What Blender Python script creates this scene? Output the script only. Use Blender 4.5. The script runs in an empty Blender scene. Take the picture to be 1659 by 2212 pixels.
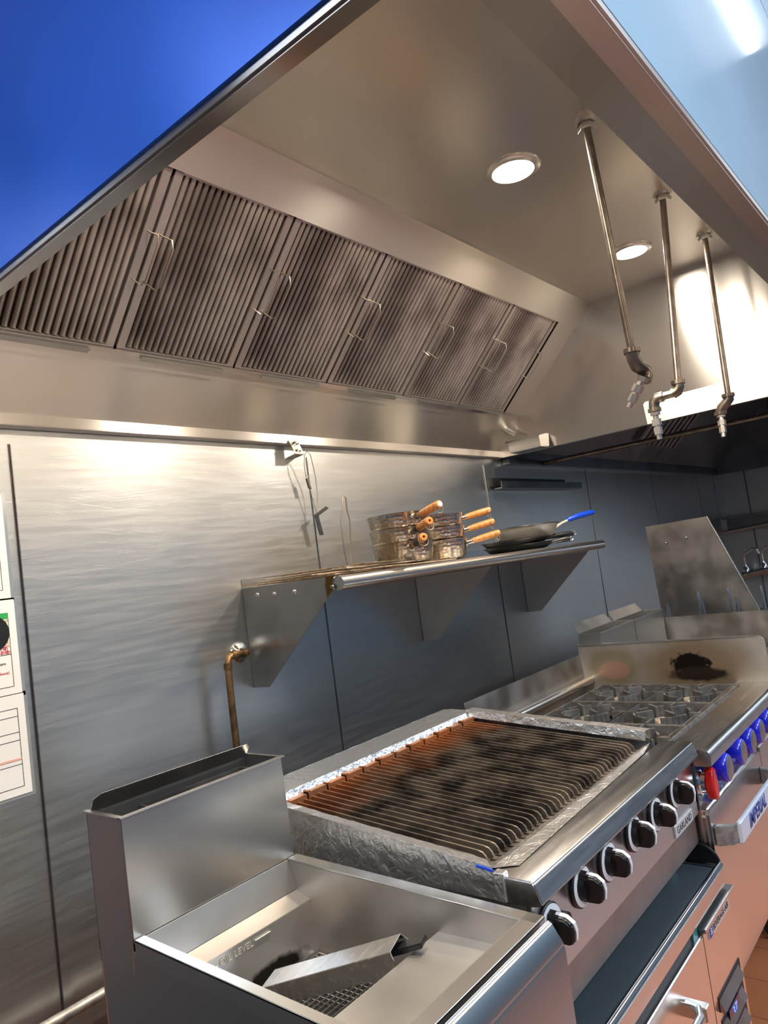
import bpy, bmesh, math, random
from mathutils import Vector, Matrix
random.seed(7)
D = bpy.data
COL = bpy.context.scene.collection
SC = bpy.context.scene

# ------------------------------------------------------------------ camera
cam_d = D.cameras.new('camera'); cam = D.objects.new('camera', cam_d); COL.objects.link(cam)
RR = [[0.63040225, -0.02456602, 0.77587983], [0.76453747, -0.15345877, -0.62604541], [-0.13444501, -0.98784964, 0.07795911]]
def _w(i, s): return Vector((RR[0][i] * s, -RR[1][i] * s, RR[2][i] * s))
m = Matrix.Identity(4)
for i, v in enumerate((_w(0, 1), _w(1, -1), _w(2, -1))):
    m[0][i], m[1][i], m[2][i] = v
m.translation = Vector((0, -1.87, 1.5))
cam.matrix_world = m
cam_d.sensor_fit = 'VERTICAL'; cam_d.sensor_height = 36.0; cam_d.sensor_width = 27.0
cam_d.lens = 1573.6 / 2212 * 36
cam_d.clip_start = 0.02
SC.camera = cam

# ------------------------------------------------------------------ world, exposure, ceiling light
w = D.worlds.new('world'); SC.world = w; w.use_nodes = True
w.node_tree.nodes['Background'].inputs[0].default_value = (0.50, 0.66, 0.9, 1)
w.node_tree.nodes['Background'].inputs[1].default_value = 0.08
SC.view_settings.view_transform = 'Standard'; SC.view_settings.look = 'None'
SC.view_settings.exposure = 0.47; SC.view_settings.gamma = 1
SC.render.engine = 'CYCLES'
SC.cycles.max_bounces = 8; SC.cycles.glossy_bounces = 5; SC.cycles.diffuse_bounces = 3
SC.cycles.sample_clamp_indirect = 4.0; SC.cycles.sample_clamp_direct = 0
SC.cycles.use_denoising = True; SC.cycles.blur_glossy = 0.6
SC.cycles.caustics_reflective = True

LAMP_POWER = 19.5      # warm downlight in the hood
KEY_POWER = 31.0       # cool ceiling panels of the kitchen
WARM = (1.0, 0.87, 0.71)
COOL = (0.74, 0.86, 1.0)
def area(name, loc, sx, sy, power, col, rot=(0, 0, 0), parent=None, shape='RECTANGLE'):
    l = D.lights.new(name, 'AREA'); l.shape = shape; l.size = sx
    if shape in ('RECTANGLE', 'ELLIPSE'): l.size_y = sy
    l.energy = power; l.color = col
    o = D.objects.new(name, l); COL.objects.link(o); o.location = loc; o.rotation_euler = rot
    if parent: o.parent = parent
    return o

# ------------------------------------------------------------------ materials
M = {}
def nt(name):
    mt = D.materials.new(name); mt.use_nodes = True
    return mt, mt.node_tree, mt.node_tree.nodes['Principled BSDF']
def mk(name, col, rough=0.4, metal=0.0, bump=0.0, bscale=40, stretch=(1, 1, 1), cvar=0.0, cscale=6, rvar=0.0,
       aniso=0.0, tang=None, warp=0.0, wscale=2.0, ws=(1, 1, 1), emit=None, estr=0, spec=None, coat=0, col2=None):
    mt, t, p = nt(name); N = t.nodes; L = t.links
    p.inputs['Base Color'].default_value = (*col, 1); p.inputs['Roughness'].default_value = rough
    p.inputs['Metallic'].default_value = metal
    if coat: p.inputs['Coat Weight'].default_value = coat; p.inputs['Coat Roughness'].default_value = 0.08
    tc = N.new('ShaderNodeTexCoord')
    if cvar or rvar:
        mp = N.new('ShaderNodeMapping'); mp.inputs['Scale'].default_value = stretch; L.new(tc.outputs['Object'], mp.inputs[0])
        n = N.new('ShaderNodeTexNoise'); n.inputs['Scale'].default_value = cscale; n.inputs['Detail'].default_value = 3
        L.new(mp.outputs[0], n.inputs['Vector'])
        if cvar:
            r = N.new('ShaderNodeValToRGB')
            c2 = col2 or tuple(c * (1 - cvar) for c in col)
            r.color_ramp.elements[0].position = 0.35; r.color_ramp.elements[0].color = (*c2, 1)
            r.color_ramp.elements[1].position = 0.65; r.color_ramp.elements[1].color = (*col, 1)
            r.color_ramp.interpolation = 'EASE'
            L.new(n.outputs['Fac'], r.inputs[0]); L.new(r.outputs[0], p.inputs['Base Color'])
        if rvar:
            mr = N.new('ShaderNodeMapRange'); mr.interpolation_type = 'SMOOTHSTEP'; mr.inputs[1].default_value = .2; mr.inputs[2].default_value = .8
            mr.inputs[3].default_value = rough - rvar; mr.inputs[4].default_value = rough + rvar
            L.new(n.outputs['Fac'], mr.inputs[0]); L.new(mr.outputs[0], p.inputs['Roughness'])
    prev = None
    if warp:
        n = N.new('ShaderNodeTexNoise'); n.inputs['Scale'].default_value = wscale; n.inputs['Detail'].default_value = 0
        mp = N.new('ShaderNodeMapping'); mp.inputs['Scale'].default_value = ws; L.new(tc.outputs['Object'], mp.inputs[0]); L.new(mp.outputs[0], n.inputs['Vector'])
        b = N.new('ShaderNodeBump'); b.inputs['Strength'].default_value = 1; b.inputs['Distance'].default_value = warp
        L.new(n.outputs['Fac'], b.inputs['Height']); prev = b
    if bump:
        mp = N.new('ShaderNodeMapping'); mp.inputs['Scale'].default_value = stretch; L.new(tc.outputs['Object'], mp.inputs[0])
        n = N.new('ShaderNodeTexNoise'); n.inputs['Scale'].default_value = bscale; n.inputs['Detail'].default_value = 4
        L.new(mp.outputs[0], n.inputs['Vector'])
        b = N.new('ShaderNodeBump'); b.inputs['Strength'].default_value = 1; b.inputs['Distance'].default_value = bump
        L.new(n.outputs['Fac'], b.inputs['Height'])
        if prev: L.new(prev.outputs[0], b.inputs['Normal'])
        prev = b
    if prev: L.new(prev.outputs[0], p.inputs['Normal'])
    if aniso:
        p.inputs['Anisotropic'].default_value = aniso
        cx = N.new('ShaderNodeCombineXYZ')
        for i in range(3): cx.inputs[i].default_value = tang[i]
        L.new(cx.outputs[0], p.inputs['Tangent'])
    if emit:
        p.inputs['Emission Color'].default_value = (*emit, 1); p.inputs['Emission Strength'].default_value = estr
    M[name] = mt
    return mt
ST = (0.60, 0.585, 0.56)
mk('steel_wall', (0.56, 0.565, 0.56), .33, .96, bump=.00003, bscale=22, stretch=(1, 1, 14), cvar=.05, cscale=5, rvar=.03, aniso=.45, tang=(0, 0, 1), warp=.0035, wscale=1.6)
mk('steel_hood', (0.62, .585, .54), .29, .93, aniso=.85, tang=(0, -.7, .7), warp=.0011, wscale=6, ws=(1, .12, .12))
mk('steel_ceiling', (0.60, .55, .50), .27, .85, warp=.008, wscale=1.7)
mk('steel_bracket', (.66, .62, .57), .38, .65, cvar=.06, cscale=4, warp=.004, wscale=5)
mk('steel_tank', (.62, .57, .50), .34, .85, cvar=.05, cscale=6, rvar=.03)
mk('added_mat_grey', (.17, .145, .155), .6)
mk('added_mat_black', (.02, .02, .022), .7)
mk('steel_end', (0.58, .55, .52), .19, .95, aniso=.85, tang=(0, 0, 1), warp=.003, wscale=2)
mk('steel', ST, .26, .97, warp=.0012, wscale=5)
mk('steel_brush_x', (0.58, .57, .56), .26, 1, bump=.00004, bscale=60, stretch=(1, 10, 10), cvar=.06, cscale=6, rvar=.03, aniso=.5, tang=(0, .7, .7))
mk('steel_front', (0.62, .60, .58), .24, 1, warp=.0012, wscale=3, aniso=.4, tang=(0, 0, 1))
mk('steel_dull', (0.42, .40, .38), .38, 1, cvar=.25, cscale=7, rvar=.08)
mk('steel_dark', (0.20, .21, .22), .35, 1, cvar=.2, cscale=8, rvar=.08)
mk('nozzle_steel', (.55, .52, .50), .30, .9)
mk('chrome', (.8, .8, .8), .1, 1)
mk('steel_lamp_glare', (.66, .61, .50), .45, .5, cvar=.05, cscale=3)  # lighter base colour holds the lamps' reflection on the right end plate
mk('steel_blue_reflection', (0.03, 0.20, 1.0), .30, .25, cvar=.35, cscale=1.6, warp=.012, wscale=3, coat=.3)  # steel end panel, reflected blue light put into the base colour
mk('film_pale_reflection', (0.48, 0.76, 0.95), .22, .0, cvar=.10, cscale=1.2, stretch=(1, 1, 3), coat=.6, warp=.003, wscale=1.3)  # pale film, with the ceiling's reflection also put into the base colour
mk('filter_steel', (0.52, .47, .44), .38, .9, cvar=.55, cscale=3.2, rvar=.08, stretch=(1.3, 1, 1), col2=(.20, .17, .155))
mk('filter_frame', (0.46, .41, .385), .38, .9, cvar=.15, cscale=6)
mk('black_void', (.006, .006, .007), .8)
mk('black_gap', (.01, .01, .012), .6)
mk('black_plastic', (.006, .006, .007), .42)
mk('black_pan', (.012, .012, .013), .35)
mk('white_dial', (.85, .85, .85), .4)
mk('pipe_iron', (.17, .14, .12), .32, .8, cvar=.35, cscale=20, bump=.0004, bscale=60)
mk('brass_dull', (.30, .27, .22), .35, 1, cvar=.3, cscale=30)
mk('copper_old', (.22, .13, .06), .45, .85, cvar=.45, cscale=28, bump=.0003, bscale=90)
mk('cast_iron', (.14, .135, .13), .52, .6, cvar=.4, cscale=25, bump=.0008, bscale=120)
mk('burner_head', (.42, .36, .29), .5, .7, cvar=.4, cscale=40)
mk('range_pan', (.14, .12, .10), .5, .6, cvar=.5, cscale=18)
mk('wire', (.5, .45, .38), .3, 1)
mk('wire_rusty', (.36, .27, .19), .5, .8, cvar=.4, cscale=60)
mk('wood', (.56, .23, .055), .42, 0, cvar=.35, cscale=14, stretch=(8, 8, 1), coat=.25)
mk('wood_burnt', (.03, .02, .015), .5)
mk('blue_knob', (.012, .02, .60), .25, coat=.4)
mk('red_knob', (.62, .012, .01), .28, coat=.3)
mk('blue_grip', (.005, .06, .55), .35)
mk('aluminium', (.76, .72, .62), .36, .55, cvar=.1, cscale=20)
mk('paper', (.80, .79, .77), .6)
mk('ink', (.03, .03, .03), .6)
mk('ink_red', (.6, .04, .06), .6)
mk('ink_green', (.02, .35, .08), .5)
mk('ink_pink', (.75, .42, .33), .6)
mk('photo_yellow', (.55, .42, .16), .5, cvar=.3, cscale=40)
mk('ink_blue', (.01, .04, .30), .5)
mk('label_white', (.66, .72, .80), .3, .2)
mk('badge', (.62, .62, .60), .35, .3)
mk('badge_pink', (.62, .50, .45), .4, .2)
mk('teal', (.01, .16, .17), .4)
mk('rubber', (.012, .012, .012), .6)
mk('galv', (.45, .44, .41), .5, .8, cvar=.35, cscale=50)
mk('room_wall', (.08, .15, .21), .5)
mk('room_ceiling', (.70, .74, .80), .6)
mk('display', (.005, .005, .03), .2, emit=(.02, .06, 1), estr=0.0)
mk('display_lit', (.01, .02, .2), .3, emit=(.03, .10, 1), estr=4)
mk('lamp_glow', (1, 1, 1), .5, emit=(1.0, .93, .80), estr=14)
mk('tube_glow', (1, 1, 1), .5, emit=(.85, .93, 1), estr=4.5)
mk('panel_glow', (1, 1, 1), .5, emit=(.80, .90, 1), estr=3)
mk('sheen_dark', (.13, .17, .19), .28, .6, warp=.001, wscale=4)

def add_scratches(name, seed=0, dist=.00006):
    mt = M[name]; t = mt.node_tree; N = t.nodes; L = t.links; p = N['Principled BSDF']
    tc = N.new('ShaderNodeTexCoord'); src = p.inputs['Normal'].links[0].from_socket
    for k, (ry, sc, lo) in enumerate(((.10, (1.1, 1, 46), .60), (-.16, (1.5, 1, 60), .62), (.5, (2.2, 1, 70), .66))):
        mp = N.new('ShaderNodeMapping'); mp.inputs['Rotation'].default_value = (0, ry, 0); L.new(tc.outputs['Object'], mp.inputs[0])
        m2 = N.new('ShaderNodeMapping'); m2.inputs['Scale'].default_value = sc; m2.inputs['Location'].default_value = (k * 3.1, 0, k * 1.7); L.new(mp.outputs[0], m2.inputs[0])
        n = N.new('ShaderNodeTexNoise'); n.inputs['Scale'].default_value = 5; n.inputs['Detail'].default_value = 2; n.inputs['Distortion'].default_value = .3; L.new(m2.outputs[0], n.inputs['Vector'])
        mr = N.new('ShaderNodeMapRange'); mr.interpolation_type = 'SMOOTHSTEP'; mr.inputs[1].default_value = lo; mr.inputs[2].default_value = lo + .10; L.new(n.outputs['Fac'], mr.inputs[0])
        b = N.new('ShaderNodeBump'); b.inputs['Distance'].default_value = dist; L.new(mr.outputs[0], b.inputs['Height']); L.new(src, b.inputs['Normal']); src = b.outputs[0]
    L.new(src, p.inputs['Normal'])
add_scratches('steel_wall')
def mat_tiles():
    mt, t, p = nt('quarry_tile'); N = t.nodes; L = t.links
    tc = N.new('ShaderNodeTexCoord'); b = N.new('ShaderNodeTexBrick')
    b.offset = 0; b.inputs['Scale'].default_value = 1; b.inputs['Brick Width'].default_value = .2; b.inputs['Row Height'].default_value = .2
    b.inputs['Mortar Size'].default_value = .004
    b.inputs['Color1'].default_value = (.44, .155, .066, 1); b.inputs['Color2'].default_value = (.39, .13, .054, 1); b.inputs['Mortar'].default_value = (.30, .10, .04, 1)
    L.new(tc.outputs['Object'], b.inputs['Vector']); L.new(b.outputs['Color'], p.inputs['Base Color'])
    p.inputs['Roughness'].default_value = .4
    M['tile'] = mt
mat_tiles()
def mat_foil():
    mt, t, p = nt('foil'); N = t.nodes; L = t.links
    p.inputs['Base Color'].default_value = (.88, .86, .83, 1); p.inputs['Metallic'].default_value = .93; p.inputs['Roughness'].default_value = .27
    tc = N.new('ShaderNodeTexCoord'); n = N.new('ShaderNodeTexNoise'); n.inputs['Scale'].default_value = 11; n.inputs['Detail'].default_value = 3; n.inputs['Distortion'].default_value = 1.5
    v = N.new('ShaderNodeTexNoise'); v.inputs['Scale'].default_value = 34; v.inputs['Detail'].default_value = 2; v.inputs['Distortion'].default_value = 2.5
    L.new(tc.outputs['Object'], n.inputs['Vector']); L.new(tc.outputs['Object'], v.inputs['Vector'])
    b = N.new('ShaderNodeBump'); b.inputs['Distance'].default_value = .0045; L.new(n.outputs['Fac'], b.inputs['Height'])
    b2 = N.new('ShaderNodeBump'); b2.inputs['Distance'].default_value = .0022; L.new(v.outputs['Fac'], b2.inputs['Height']); L.new(b.outputs[0], b2.inputs['Normal'])
    L.new(b2.outputs[0], p.inputs['Normal']); M['foil'] = mt
mat_foil()
def mat_hammered():
    mt, t, p = nt('hammered'); N = t.nodes; L = t.links
    p.inputs['Base Color'].default_value = (.62, .58, .50, 1); p.inputs['Metallic'].default_value = 1; p.inputs['Roughness'].default_value = .22
    tc = N.new('ShaderNodeTexCoord'); v = N.new('ShaderNodeTexVoronoi'); v.inputs['Scale'].default_value = 75; v.inputs['Randomness'].default_value = .35
    L.new(tc.outputs['Object'], v.inputs['Vector'])
    b = N.new('ShaderNodeBump'); b.inputs['Distance'].default_value = .0014; L.new(v.outputs['Distance'], b.inputs['Height']); L.new(b.outputs[0], p.inputs['Normal'])
    n = N.new('ShaderNodeTexNoise'); n.inputs['Scale'].default_value = 12; L.new(tc.outputs['Object'], n.inputs['Vector'])
    r = N.new('ShaderNodeValToRGB'); r.color_ramp.elements[0].position = .35; r.color_ramp.elements[0].color = (.34, .25, .15, 1)
    r.color_ramp.elements[1].position = .6; r.color_ramp.elements[1].color = (.62, .58, .52, 1)
    L.new(n.outputs['Fac'], r.inputs[0]); L.new(r.outputs[0], p.inputs['Base Color']); M['hammered'] = mt
mat_hammered()
def mat_grate():
    # cast iron with an orange rust stain that belongs to the rear end of the castings
    mt, t, p = nt('rusty_grate'); N = t.nodes; L = t.links
    tc = N.new('ShaderNodeTexCoord'); sx = N.new('ShaderNodeSeparateXYZ'); L.new(tc.outputs['Object'], sx.inputs[0])
    n = N.new('ShaderNodeTexNoise'); n.inputs['Scale'].default_value = 9; n.inputs['Detail'].default_value = 5; L.new(tc.outputs['Object'], n.inputs['Vector'])
    ad = N.new('ShaderNodeMath'); ad.operation = 'MULTIPLY_ADD'; L.new(n.outputs['Fac'], ad.inputs[0]); ad.inputs[1].default_value = .26; L.new(sx.outputs['Y'], ad.inputs[2])
    mr = N.new('ShaderNodeMapRange'); mr.inputs[1].default_value = .30; mr.inputs[2].default_value = .50; L.new(ad.outputs[0], mr.inputs[0])
    n2 = N.new('ShaderNodeTexNoise'); n2.inputs['Scale'].default_value = 14; n2.inputs['Detail'].default_value = 6; L.new(tc.outputs['Object'], n2.inputs['Vector'])
    r = N.new('ShaderNodeValToRGB'); r.color_ramp.elements[0].position = .38; r.color_ramp.elements[0].color = (.028, .022, .018, 1)
    r.color_ramp.elements[1].position = .6; r.color_ramp.elements[1].color = (.15, .12, .09, 1); L.new(n2.outputs['Fac'], r.inputs[0])
    mx = N.new('ShaderNodeMix'); mx.data_type = 'RGBA'; L.new(mr.outputs[0], mx.inputs[0]); L.new(r.outputs[0], mx.inputs[6]); mx.inputs[7].default_value = (.34, .115, .035, 1)
    L.new(mx.outputs[2], p.inputs['Base Color']); p.inputs['Roughness'].default_value = .42; p.inputs['Metallic'].default_value = .55
    b = N.new('ShaderNodeBump'); b.inputs['Distance'].default_value = .0008; L.new(n2.outputs['Fac'], b.inputs['Height']); L.new(b.outputs[0], p.inputs['Normal'])
    M['rusty_grate'] = mt
mat_grate()
def mat_blotch(name, base, spots, rough=.32, metal=1.0):
    # sheet steel with burn stains: spots = (x, y, z, rx, ry, rz, colour, sharpness, noisescale)
    mt, t, p = nt(name); N = t.nodes; L = t.links
    tc = N.new('ShaderNodeTexCoord'); cur = None
    n0 = N.new('ShaderNodeTexNoise'); n0.inputs['Scale'].default_value = 6; L.new(tc.outputs['Object'], n0.inputs['Vector'])
    r0 = N.new('ShaderNodeValToRGB'); r0.color_ramp.elements[0].position = .35; r0.color_ramp.elements[0].color = (*[c * .75 for c in base], 1); r0.color_ramp.elements[1].position = .65; r0.color_ramp.elements[1].color = (*base, 1)
    L.new(n0.outputs['Fac'], r0.inputs[0]); cur = r0.outputs[0]
    for (x, y, z, rx, ry, rz, c, sh, ns, na) in spots:
        mp = N.new('ShaderNodeMapping'); mp.vector_type = 'POINT'
        mp.inputs['Scale'].default_value = (1 / rx, 1 / ry, 1 / rz); mp.inputs['Location'].default_value = (-x / rx, -y / ry, -z / rz)
        L.new(tc.outputs['Object'], mp.inputs[0])
        ln = N.new('ShaderNodeVectorMath'); ln.operation = 'LENGTH'; L.new(mp.outputs[0], ln.inputs[0])
        n = N.new('ShaderNodeTexNoise'); n.inputs['Scale'].default_value = ns; n.inputs['Detail'].default_value = 6; L.new(tc.outputs['Object'], n.inputs['Vector'])
        ma = N.new('ShaderNodeMath'); ma.operation = 'MULTIPLY_ADD'; L.new(n.outputs['Fac'], ma.inputs[0]); ma.inputs[1].default_value = na; L.new(ln.outputs['Value'], ma.inputs[2])
        mr = N.new('ShaderNodeMapRange'); mr.inputs[1].default_value = 1 + na * .5; mr.inputs[2].default_value = 1 + na * .5 + sh; mr.inputs[3].default_value = 1; mr.inputs[4].default_value = 0
        L.new(ma.outputs[0], mr.inputs[0])
        mx = N.new('ShaderNodeMix'); mx.data_type = 'RGBA'; L.new(mr.outputs[0], mx.inputs[0]); L.new(cur, mx.inputs[6]); mx.inputs[7].default_value = (*c, 1); cur = mx.outputs[2]
    L.new(cur, p.inputs['Base Color']); p.inputs['Roughness'].default_value = rough; p.inputs['Metallic'].default_value = metal
    M[name] = mt

# ------------------------------------------------------------------ mesh helpers
ORG = {}
class MB:
    def __init__(s): s.v = []; s.f = []
    def add(s, vs, fs):
        k = len(s.v); s.v += [Vector(v) for v in vs]; s.f += [[k + i for i in f] for f in fs]; return s
    def box(s, x0, x1, y0, y1, z0, z1):
        vs = [(x, y, z) for z in (z0, z1) for y in (y0, y1) for x in (x0, x1)]
        return s.add(vs, [(0, 2, 3, 1), (4, 5, 7, 6), (0, 1, 5, 4), (2, 6, 7, 3), (0, 4, 6, 2), (1, 3, 7, 5)])
    def obox(s, c, ax, ay, az):   # centre and three half-axis vectors
        c = Vector(c); ax = Vector(ax); ay = Vector(ay); az = Vector(az)
        vs = [c + ax * i + ay * j + az * k for k in (-1, 1) for j in (-1, 1) for i in (-1, 1)]
        return s.add(vs, [(0, 2, 3, 1), (4, 5, 7, 6), (0, 1, 5, 4), (2, 6, 7, 3), (0, 4, 6, 2), (1, 3, 7, 5)])
    def prism(s, pts, ext):
        n = len(pts); e = Vector(ext); vs = [Vector(p) for p in pts]; vs += [v + e for v in vs]
        fs = [list(range(n)), list(range(2 * n - 1, n - 1, -1))] + [[i, i + n, (i + 1) % n + n, (i + 1) % n] for i in range(n)]
        return s.add(vs, fs)
    def strip(s, prof, ext, th):   # folded sheet: open profile of 3-D points, extruded by ext, thickness vector list or one
        ps = [Vector(p) for p in prof]; off = []
        for i in range(len(ps)):
            if isinstance(th, (list,)): off.append(Vector(th[i]))
            else: off.append(Vector(th))
        return s.prism(ps + [p + o for p, o in zip(ps[::-1], off[::-1])], ext)
    def tube(s, path, r, n=10, closed=False):
        P = [Vector(p) for p in path]; k0 = len(s.v); m_ = len(P)
        rs = r if isinstance(r, (list, tuple)) else [r] * m_
        up = None
        for i, p in enumerate(P):
            a = P[(i - 1) % m_] if (closed or i > 0) else P[i]; b = P[(i + 1) % m_] if (closed or i < m_ - 1) else P[i]
            t = (b - a).normalized()
            if up is None: up = t.orthogonal().normalized()
            up = (up - t * up.dot(t))
            up = up.normalized() if up.length > 1e-6 else t.orthogonal().normalized()
            sd = t.cross(up)
            for j in range(n):
                q = 2 * math.pi * j / n; s.v.append(p + (up * math.cos(q) + sd * math.sin(q)) * rs[i])
        for i in range(m_ - (0 if closed else 1)):
            for j in range(n):
                a = k0 + i * n + j; b = k0 + i * n + (j + 1) % n; c = k0 + ((i + 1) % m_) * n
                s.f.append([a, b, c + (j + 1) % n, c + j])
        if not closed:
            s.f.append([k0 + j for j in range(n)][::-1]); s.f.append([k0 + (m_ - 1) * n + j for j in range(n)])
        return s
    def cyl(s, a, b, r, r2=None, n=20): return s.tube([a, b], [r, r if r2 is None else r2], n)
    def lathe(s, prof, o=(0, 0, 0), ax=(0, 0, 1), n=32, ref=None):
        o = Vector(o); ax = Vector(ax).normalized(); u = ax.orthogonal().normalized() if ref is None else Vector(ref); w_ = ax.cross(u); k0 = len(s.v)
        for (r, z) in prof:
            for j in range(n):
                q = 2 * math.pi * j / n; s.v.append(o + ax * z + (u * math.cos(q) + w_ * math.sin(q)) * max(r, 1e-5))
        for i in range(len(prof) - 1):
            for j in range(n): s.f.append([k0 + i * n + j, k0 + i * n + (j + 1) % n, k0 + (i + 1) * n + (j + 1) % n, k0 + (i + 1) * n + j])
        if prof[0][0] > 1e-4 and prof[0] != prof[-1]: s.f.append([k0 + j for j in range(n)][::-1])
        if prof[-1][0] > 1e-4 and prof[0] != prof[-1]: s.f.append([k0 + (len(prof) - 1) * n + j for j in range(n)])
        return s
    def grid(s, p00, p10, p01, p11, nu, nv, amp=0, nrm=(0, 0, 1), edge=0):
        k0 = len(s.v); p00, p10, p01, p11 = map(Vector, (p00, p10, p01, p11)); nr = Vector(nrm).normalized()
        for j in range(nv + 1):
            for i in range(nu + 1):
                u, v = i / nu, j / nv
                p = (p00 * (1 - u) + p10 * u) * (1 - v) + (p01 * (1 - u) + p11 * u) * v
                a = amp if (0 < i < nu and 0 < j < nv) else edge
                s.v.append(p + nr * random.uniform(-a, a))
        for j in range(nv):
            for i in range(nu):
                a = k0 + j * (nu + 1) + i; s.f.append([a, a + 1, a + nu + 2, a + nu + 1])
        return s
    def build(s, name, mat, parent=None, bevel=0, smooth=40, seg=2):
        org = ORG.get(parent.name, Vector()) if parent else Vector()
        me = D.meshes.new(name); me.from_pydata([v - org for v in s.v], [], s.f)
        bm = bmesh.new(); bm.from_mesh(me)
        bmesh.ops.recalc_face_normals(bm, faces=bm.faces)
        if bevel:
            ed = [e for e in bm.edges if len(e.link_faces) == 2 and e.calc_face_angle(0) > .5]
            if ed: bmesh.ops.bevel(bm, geom=ed, offset=bevel, segments=seg, affect='EDGES', clamp_overlap=True)
        bm.to_mesh(me); bm.free()
        me.materials.append(M[mat] if isinstance(mat, str) else mat)
        if smooth:
            me.shade_smooth(); me.set_sharp_from_angle(angle=math.radians(smooth))
        o = D.objects.new(name, me); COL.objects.link(o)
        if parent: o.parent = parent; ORG[o.name] = org
        else: ORG[o.name] = Vector()
        return o
def tag(o, label=None, cat=None, group=None, kind=None):
    if label: o['label'] = label
    if cat: o['category'] = cat
    if group: o['group'] = group
    if kind: o['kind'] = kind
    return o
def root(name, loc, label, cat, group=None):
    o = D.objects.new(name, None); COL.objects.link(o); o.location = loc; o.empty_display_size = .1
    ORG[o.name] = Vector(loc); return tag(o, label, cat, group)
def part(mb, name, mat, parent, label=None, **k):
    o = mb.build(name, mat, parent, **k)
    if label: o['label'] = label
    return o
def struct(mb, name, mat, **k):
    o = mb.build(name, mat, None, **k); o['kind'] = 'structure'; return o
def copy_thing(r, label=None):
    c = r.copy(); COL.objects.link(c)
    for ch in r.children:
        d = ch.copy(); COL.objects.link(d); d.parent = c
        for g in ch.children:
            e = g.copy(); COL.objects.link(e); e.parent = d
    if label: c['label'] = label
    return c
def text(name, body, mat, parent, origin, xdir, updir, size, extrude=.0004, shear=0, width=None, label=None, bold=0):
    cu = D.curves.new('t', 'FONT'); cu.body = body; cu.size = 1; cu.extrude = 0; cu.shear = shear; cu.offset = bold
    cu.align_x = 'CENTER'; cu.align_y = 'CENTER'
    o = D.objects.new('t', cu); COL.objects.link(o)
    dg = bpy.context.evaluated_depsgraph_get(); dg.update()
    me = D.meshes.new_from_object(o.evaluated_get(dg)); D.objects.remove(o); D.curves.remove(cu)
    xs = [v.co.x for v in me.vertices]; wd = max(xs) - min(xs)
    X = Vector(xdir).normalized(); U = Vector(updir).normalized(); sx = (width / wd) if width else size
    org = ORG.get(parent.name, Vector()) if parent else Vector(); O = Vector(origin); cx = (max(xs) + min(xs)) / 2
    bm = bmesh.new(); bm.from_mesh(me)
    for v in bm.verts: v.co = O + X * ((v.co.x - cx) * sx) + U * (v.co.y * size) - org
    r = bmesh.ops.extrude_face_region(bm, geom=bm.faces[:]); nr = X.cross(U)
    for g in r['geom']:
        if isinstance(g, bmesh.types.BMVert): g.co += nr * extrude
    bmesh.ops.recalc_face_normals(bm, faces=bm.faces)
    bm.to_mesh(me); bm.free(); me.name = name; me.materials.clear(); me.materials.append(M[mat])
    q = D.objects.new(name, me); COL.objects.link(q); q.parent = parent
    if label: q['label'] = label
    return q
def arc(c, r, a0, a1, n, u, v):
    c, u, v = Vector(c), Vector(u), Vector(v)
    return [c + u * r * math.cos(math.radians(a0 + (a1 - a0) * i / n)) + v * r * math.sin(math.radians(a0 + (a1 - a0) * i / n)) for i in range(n + 1)]

# ------------------------------------------------------------------ the room
struct(MB().box(-2.4, 8.2, -4.2, .12, -.1, 0), 'floor', 'tile', smooth=0)
struct(MB().box(-2.4, 8.2, -4.2, .12, 2.82, 2.92), 'ceiling', 'room_ceiling', smooth=0)
struct(MB().box(-2.4, 7.35, 0, .12, 0, 2.82), 'wall_back', 'steel_wall', smooth=0)
struct(MB().box(7.35, 7.5, -4.2, .12, 0, 2.82), 'wall_right', 'steel_wall', smooth=0)
struct(MB().box(-2.4, -2.28, -4.2, 0, 0, 2.82), 'wall_left', 'room_wall', smooth=0)
struct(MB().box(-2.28, 7.35, -4.2, -4.08, 0, 2.82), 'wall_front', 'room_wall', smooth=0)
# joint strips between the steel wall panels
for i, (x, r) in enumerate(((.855, .012), (1.913, .006), (3.153, .005), (4.378, .005), (5.575, .005), (6.74, .005), (7.25, .005))):
    mb = MB(); mb.box(x - r, x + r, -.008 if i == 0 else -.004, 0, .05, 1.945 if i == 0 else 1.95)
    struct(mb, 'trim_%d' % (i + 1), 'steel_wall', bevel=.0012)
    g = MB().box(x - r - .0035, x - r, -.0012, 0, .05, 1.945); struct(g, 'trim_%d' % (i + 11), 'pipe_iron' if i == 0 else 'steel_dark', smooth=0)
for i, (y0) in enumerate((-.25, -1.4)):
    struct(MB().box(7.345, 7.35, y0 - .006, y0 + .006, .05, 2.0), 'trim_%d' % (i + 21), 'steel_dark', smooth=0)
tag(MB().box(.2, 6.5, -2.9, -1.80, 0, .012).build('added_floor_mat', 'added_mat_grey', None, bevel=.004), 'unseen long grey mat added in the aisle to mute the steel reflections', 'added floor mat')  # out of view, added to grey what the steel fronts reflect
tag(MB().box(-1.6, .66, -1.6, -.02, 0, .012).build('added_floor_mat', 'added_mat_black', None, bevel=.004), 'unseen black mat added left of the near fryer as shaded ground', 'added floor mat')  # out of view, added to darken shaded floor reflected by fryer and wall
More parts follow.
